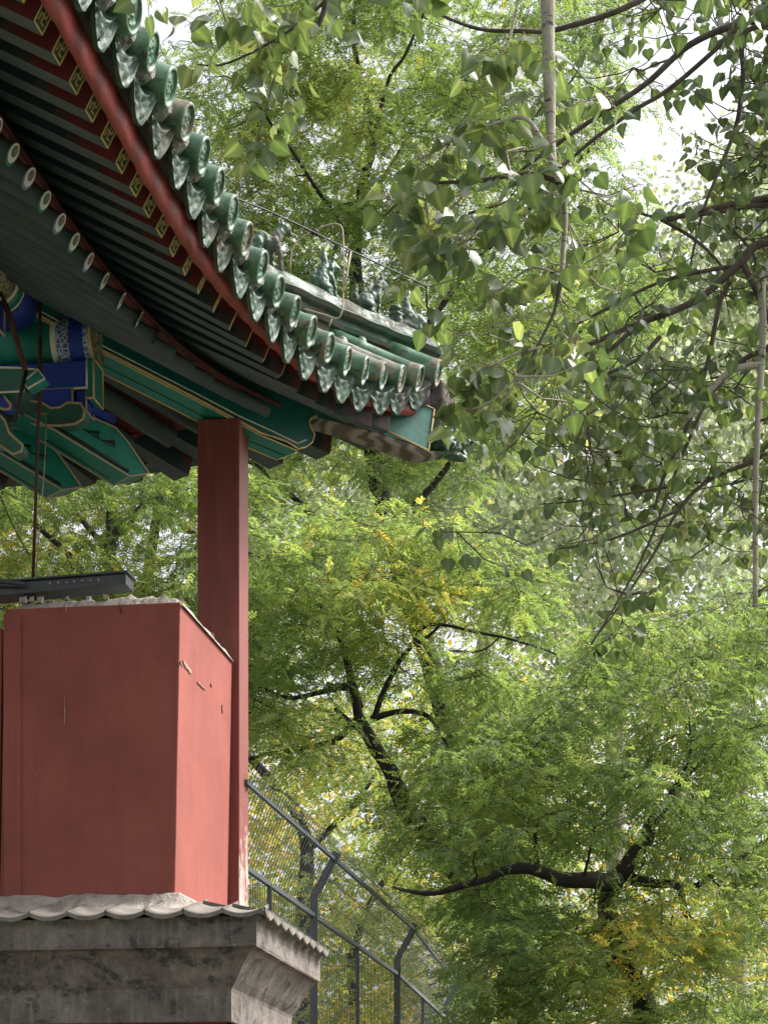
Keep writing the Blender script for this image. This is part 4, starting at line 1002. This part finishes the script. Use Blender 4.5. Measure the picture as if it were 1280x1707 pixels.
pagoda('pagoda_tree','nearest pagoda tree at lower right, with a thick black horizontal limb and yellowing leaves',P(1085,2300,18),
  [(Q(18.5,(1100,3100),(1095,1900),(1078,1700),(1062,1650),(1040,1600),(1022,1560),(1012,1510),(1025,1470)),.115,.075),(Q(18.0,(1030,1468,.3),(980,1466),(930,1464),(885,1448),(845,1452),(790,1475),(735,1490),(690,1488),(655,1480,.3)),.078,.010),
   (Q(18.5,(1030,1465),(1052,1430),(1078,1400),(1085,1370),(1130,1310),(1180,1250),(1240,1215),(1320,1200)),.08,.015),(Q(18.5,(1050,1470),(1090,1478),(1130,1476),(1145,1520),(1160,1540)),.05,.02),
   (Q(18.4,(895,1450),(893,1400),(900,1350),(895,1320)),.022,.008),(Q(18.4,(1062,1650),(1085,1680),(1095,1710),(1120,1730)),.03,.012),(Q(18.4,(1040,1600),(990,1620),(950,1660),(930,1690)),.025,.01),
   (Q(18.4,(1130,1310),(1150,1260),(1150,1210)),.02,.008),(Q(18.4,(1160,1480),(1230,1430),(1320,1380)),.03,.01)],
  [([(800,1400),(780,1280),(930,1120),(1040,1030),(1110,1000),(1350,990),(1350,1800),(770,1800),(765,1660),(770,1540)],17.0,20.2,300,[[(810,1405),(990,1405),(1000,1505),(820,1505)],[(990,1550),(1080,1550),(1110,1660),(1030,1660)],[(1050,1370),(1110,1360),(1110,1440),(1040,1440)]])],gpg,4,
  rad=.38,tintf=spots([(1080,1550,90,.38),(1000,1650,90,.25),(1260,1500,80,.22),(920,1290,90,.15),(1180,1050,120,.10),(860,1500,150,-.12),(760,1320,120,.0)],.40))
pagoda('pagoda_tree','far yellowish pagoda tree seen through the bars of the mesh fence',P(520,2200,33),
  [(Q(33,(520,2550),(505,1650),(510,1400),(450,1300),(400,1250)),.16,.05),(Q(33,(510,1420),(600,1330),(650,1250)),.06,.02),(Q(36,(640,2500),(590,1700),(600,1550),(680,1400)),.12,.04)],
  [([(360,1150),(950,1150),(950,1800),(360,1800)],30,36,230)],gpg,5,rad=.62,size=1.45,twigs=6,spt=5,tintf=spots([(430,1400,70,.35),(640,1700,80,.2),(500,1250,60,.2)],.62))
pagoda('pagoda_tree','far pagoda tree high behind the steel beam and the gap under the eave',P(250,2200,33),
  [(Q(33,(250,2550),(230,1500),(240,1000),(300,700)),.16,.05),(Q(33,(240,1000),(120,850),(20,800)),.06,.02),(Q(33,(260,800),(500,500),(700,200)),.08,.02)],
  [([(-80,700),(560,700),(560,1050),(430,1150),(-80,1120)],31,35,110),([(280,80),(1000,80),(1000,700),(500,800),(400,400)],31,36,110)],gpg,6,rad=.62,size=1.4,twigs=6,spt=5,tintf=spots([(60,900,80,.2)],.6))
# far trees: broad leaves, pale
def broad(name,label,base,limbs,regions,seed,matl,bk,group,size,per,rad,tint,tsd=.27):
    rng=np.random.default_rng(seed); b=Vector(base); b.z=0; t=root(name,label,'tree',b,group); w=Wood()
    for pts,r0,r1 in limbs: w.limb(pts,r0,r1,8,5,.05)
    cs=[]
    for reg in regions: cs+=sample(*reg[:4],rng,*(reg[4:]))
    grow(w,cs,rng,r0=.03)
    T=[simp_template(rng,size)]; n=per*len(cs)
    cc=np.repeat(np.array(cs),per,0); off=rng.normal(0,rad,(n,3)); pos=cc+off
    X=np.stack([rng.normal(0,1,n),rng.normal(0,1,n),rng.normal(-.9,.5,n)],1); Z=rng.normal(0,1,(n,3))+np.array([0,-.4,.5])
    ct=np.repeat(tint+.10*rng.normal(0,1,len(cs)),per)
    B=[(T[0][0],T[0][1],T[0][2],pos,X,Z,rng.uniform(.75,1.25,n),np.clip(ct+rng.normal(0,tsd,n),0,1))]
    w.mb.obj('trunk',bk,t,fix=False); leafmesh('crown',B,[matl],t); return t
gpp='pale poplars in the distance'
broad('poplar_tree','pale silvery poplar in the distance, right of the roof tip, whitish trunks showing',P(1020,2200,40),
  [(Q(40,(1030,2450),(1025,1300),(1015,900),(1010,640),(1000,400)),.22,.08),(Q(40,(1020,900),(1060,780),(1130,700),(1200,640)),.10,.04),(Q(40,(1015,800),(960,700),(900,600)),.08,.03),(Q(40,(1022,1100),(1150,900),(1200,800)),.10,.03)],
  [([(700,640),(900,560),(1340,480),(1340,1150),(1000,1180),(900,1120),(860,980),(740,900),(680,760)],37,45,330)],21,M['leafpale'],M['barkpale'],gpp,.11,95,.55,.42)
broad('poplar_tree','pale grey-green poplar in the distance, just below the roof tip',P(800,2200,46),
  [(Q(46,(810,2350),(800,1200),(830,930),(815,800),(760,640)),.20,.06),(Q(46,(815,960),(700,850),(600,760)),.08,.03)],
  [([(470,740),(760,700),(900,800),(920,1000),(700,930),(480,900)],43,50,110)],22,M['leafpale'],M['barkpale'],gpp,.12,95,.6,.40)
broad('broadleaf_tree','shadowy broadleaf tree filling the far background low behind the fence',P(900,2300,58),
  [(Q(58,(900,2250),(880,1500),(800,1200)),.25,.06),(Q(58,(880,1500),(1000,1300),(1200,1150)),.15,.05),(Q(58,(300,2250),(330,1500),(300,1100)),.2,.05)],
  [([(380,1150),(1340,1050),(1340,1860),(380,1860)],54,64,300)],23,M['leafsoph'],M['barkdark'],'distant trees',.13,130,.85,.72)
broad('poplar_tree','pale poplar in the distance at the right edge, seen through the bare crossing limbs',P(1230,2200,42),
  [(Q(42,(1230,2450),(1235,1300),(1240,800),(1225,450),(1210,250)),.2,.05),(Q(42,(1238,900),(1150,600),(1100,420)),.08,.03),(Q(42,(1238,700),(1300,500),(1340,300)),.08,.03)],
  [([(1030,420),(1120,360),(1200,340),(1260,200),(1380,200),(1380,700),(1000,640),(940,560),(960,440)],39,45,170)],24,M['leafpale'],M['barkpale'],gpp,.10,95,.5,.36)
# near poplars
PT=[pop_template(RG) for i in range(12)]
def poplar(name,label,base,limbs,regions,seed,group,bk,spurs=(),twl=.2,twigs=4,tint=.45,lps=6,size=1.0,petz=.1,hang=None,zt=0):
    rng=np.random.default_rng(seed); b=Vector(base); b.z=0; t=root(name,label,'tree',b,group)
    woods={}
    w=Wood(); wp=Wood(); cs=[]
    for pts,r0,r1,pale in limbs:
        (wp if pale else w).limb(pts,r0,r1,8,5,.008)
    for reg in regions: cs+=sample(*reg[:4],rng,*(reg[4:]))
    w2=Wood(); w2.nodes=w.nodes+wp.nodes
    grow(w2,cs,rng,r0=.010,droop=.08)
    B=[[] for _ in PT]
    def spur(p,dirv,n,bt):
        az0=rng.uniform(0,6.28)
        for k in range(n):
            az=az0+k*2.4+rng.normal(0,.3); X=np.array([math.cos(az),math.sin(az),rng.normal(.05,.35)])
            B[rng.integers(len(PT))].append((p+rng.normal(0,.006,3),X,np.array([rng.normal(0,.22),rng.normal(0,.22),1.]),size*rng.uniform(.7,1.15),bt+rng.normal(0,.17)))
    for c in cs:
        bt=tint+.12*rng.normal()
        for q in range(twigs):
            az=rng.uniform(0,6.28); L=twl*rng.uniform(.5,1.3); d=np.array([math.cos(az),math.sin(az),rng.normal(.1,.5)]); d/=np.linalg.norm(d)
            e=c+d*L; mid=(c+e)/2+np.array([0,0,-.1*L]); w2.mb.tube([Vector(c),Vector(mid),Vector(e)],[.0035,.003,.002],4,cap=False)
            spur(e,d,lps,bt); 
            if rng.random()<.6: spur(mid,d,max(2,lps//2),bt)
    for (p,n,bt) in spurs: spur(np.array(p),None,n,bt)
    k0=0 if bk is M['barkpop'] else 1
    w.mb.add(wp.mb.v,wp.mb.f,1,True); w.mb.add(w2.mb.v,w2.mb.f,k0,True)
    w.mb.obj('trunk',[M['barkpop'],M['barkpale']],t,fix=False)
    leafmesh('crown',to_batches(B,PT),[M['leafpop'],M['petiole']],t); return t
Yr=10.8
def densR(x,y): return .75+.7*noise.noise(Vector((x/60.,y/60.,8.8)))
poplar('poplar_tree','dark-leaved poplar reaching in from the right, backlit heart-shaped leaves and crossing brown limbs',P(1900,2200,11),
  [(Q(11,(1900,2600),(1890,1700),(1880,900),(1850,200),(1800,-300)),.16,.08,0),
   (Q(Yr,(1860,300,.2),(1600,120,.2),(1330,45),(1280,35),(1230,38),(1150,75),(1080,135),(1020,175),(960,215),(890,265),(840,300),(760,300)),.026,.006,0),
   (Q(Yr,(1860,250,.3),(1500,90,.1),(1262,42),(1240,130),(1228,200),(1205,270),(1172,350),(1150,440)),.020,.005,0),
   (Q(Yr,(1255,15),(1190,85),(1110,150),(1060,180),(990,230),(930,280),(860,330),(780,355)),.014,.006,0),
   (Q(Yr,(1870,500,.3),(1500,350),(1280,340),(1200,352),(1120,362),(1075,358),(1040,340)),.020,.005,0),(Q(Yr,(1300,325),(1220,340),(1150,355),(1110,368)),.02,.010,0),
   (Q(Yr,(1870,600,.3),(1500,430),(1290,400),(1230,440),(1160,500),(1060,540),(980,575),(900,600),(850,625)),.032,.006,0),
   (Q(Yr,(1215,470),(1200,500),(1180,600),(1140,720),(1105,800),(1090,850)),.014,.007,0),
   (Q(Yr,(1240,440),(1290,560),(1240,600),(1190,650),(1160,700),(1110,830),(1060,950),(985,1075)),.018,.004,0),
   (Q(Yr,(1870,900,.3),(1500,800),(1300,760),(1240,775),(1180,800),(1130,850),(1085,930),(1040,1000),(985,1072)),.020,.003,0),
   (Q(Yr,(1100,560),(1060,600),(990,640),(980,720),(1000,800)),.012,.004,0),(Q(Yr,(1060,545),(1010,590),(985,625),(975,680)),.012,.005,0),
   (Q(Yr,(1200,360),(1240,400),(1260,430)),.010,.005,0),(Q(Yr,(1100,365),(1160,400),(1200,440),(1215,470)),.010,.006,0),
   (Q(Yr,(1130,850),(1020,900),(930,915)),.009,.003,0),(Q(Yr,(1180,800),(1000,830),(900,840)),.009,.003,0),(Q(Yr,(1230,440),(1100,470),(1000,520),(930,560)),.012,.004,0),
   (Q(Yr-.3,(1870,500,.6),(1400,400,.3),(1283,440),(1272,560),(1264,700),(1259,850),(1258,1010)),.022,.012,1),(Q(Yr-.3,(1268,610),(1215,620),(1170,665),(1145,700)),.018,.010,1)],
  [([(1000,-80),(1480,-80),(1480,1010),(1260,1010),(1200,940),(1100,900),(1010,1060),(950,1010),(940,900),(780,900),(740,860),(860,780),(870,680),(880,600),(960,540),(1030,470),(1010,330),(900,330),(880,200),(960,60)],10.2,11.9,82,[[(1030,170),(1090,60),(1150,60),(1225,50),(1235,270),(1170,335),(1035,300)]],densR),([(1080,-80),(1480,-80),(1480,500),(1230,500),(1230,100),(1080,20)],10.2,12,50),([(900,560),(1330,520),(1330,1000),(1200,930),(1010,1060),(930,1010),(880,900),(740,890),(700,820),(860,760)],10.2,11.7,30)],31,'poplars near the camera',M['barkpop'],twl=.30,tint=.44,lps=4,size=.80,twigs=4)
Yl=8.0
sp=[]
def S(x,y,n,bt=.6,Y=Yl): sp.append((P(x,y,Y),n,bt))
for x,y,n in((790,205,8),(745,230,6),(830,215,6),(935,275,9),(700,260,6),(760,290,6),(890,345,8),(860,365,6),(925,450,8),(845,470,9),(830,490,6),(890,595,8),(915,590,7),(820,615,8),(755,655,7),(870,70,6),(840,90,5),(815,90,5),(920,100,4),(720,380,6),(700,400,6),(740,420,5),(770,360,5)): S(x,y,n,.62)
for x,y,n in((395,30,6),(440,60,7),(480,40,6),(420,110,6),(400,20,6),(470,115,5),(430,230,6),(415,265,4),(455,175,6),(500,20,5),(535,-10,4),(340,95,5),(300,40,3),(250,5,5),(355,30,4),(680,-10,5),(700,5,4)): S(x,y,n,.62)
poplar('poplar_tree','nearest poplar hanging into the picture from above, pale knobbly stem and large grey-green leaves',P(1750,2200,8.6),
  [(Q(8.6,(1750,3000),(1740,1700),(1760,600),(1600,-500),(1300,-900)),.13,.06,0),
   (Q(8.2,(1640,-450),(1200,-520),(980,-400),(915,-200),(911,-60),(912,0),(915,100),(919,200),(922,290)),.045,.017,1),
   (Q(8.05,(922,290),(935,320),(940,360),(938,420),(935,470)),.012,.008,1),(Q(8.0,(935,470),(925,520),(900,570),(885,600)),.008,.004,0),
   (Q(8.0,(922,270),(880,200),(830,205),(770,225),(700,265)),.010,.004,1),(Q(8,(925,300),(880,290),(800,300),(700,310),(640,360)),.012,.004,0),
   (Q(8,(938,330),(905,320),(880,355),(845,370)),.006,.003,1),(Q(8,(935,460),(890,445),(850,470),(810,500)),.006,.003,1),(Q(8,(900,580),(860,590),(820,610),(780,630),(752,655)),.006,.003,1),
   (Q(8.1,(911,-60),(870,-20),(850,60),(830,100)),.008,.004,1),(Q(8.1,(980,-400),(700,-300),(560,-200),(540,-80),(545,0),(520,60),(470,90)),.03,.004,0),(Q(8.1,(545,0),(470,60),(380,105),(330,108)),.007,.003,0),(Q(8.1,(540,-80),(420,-60),(330,-40),(250,-10)),.01,.003,0),
   (Q(8.1,(470,90),(450,160),(430,230)),.004,.002,0),(Q(9.5,(1330,-200,.3),(1100,-20),(940,45),(870,50),(800,48),(735,25)),.016,.006,0)],
  [([(760,-60),(985,-60),(975,320),(990,480),(960,640),(800,700),(740,690),(800,590),(790,480),(670,430),(665,260),(760,190)],7.8,8.6,21),([(370,-60),(545,-60),(520,80),(470,240),(405,250),(400,130),(330,120),(300,0)],7.8,8.6,3)],32,'poplars near the camera',M['barkpale'],spurs=sp,twl=.22,twigs=3,tint=.55,lps=4,size=.90)
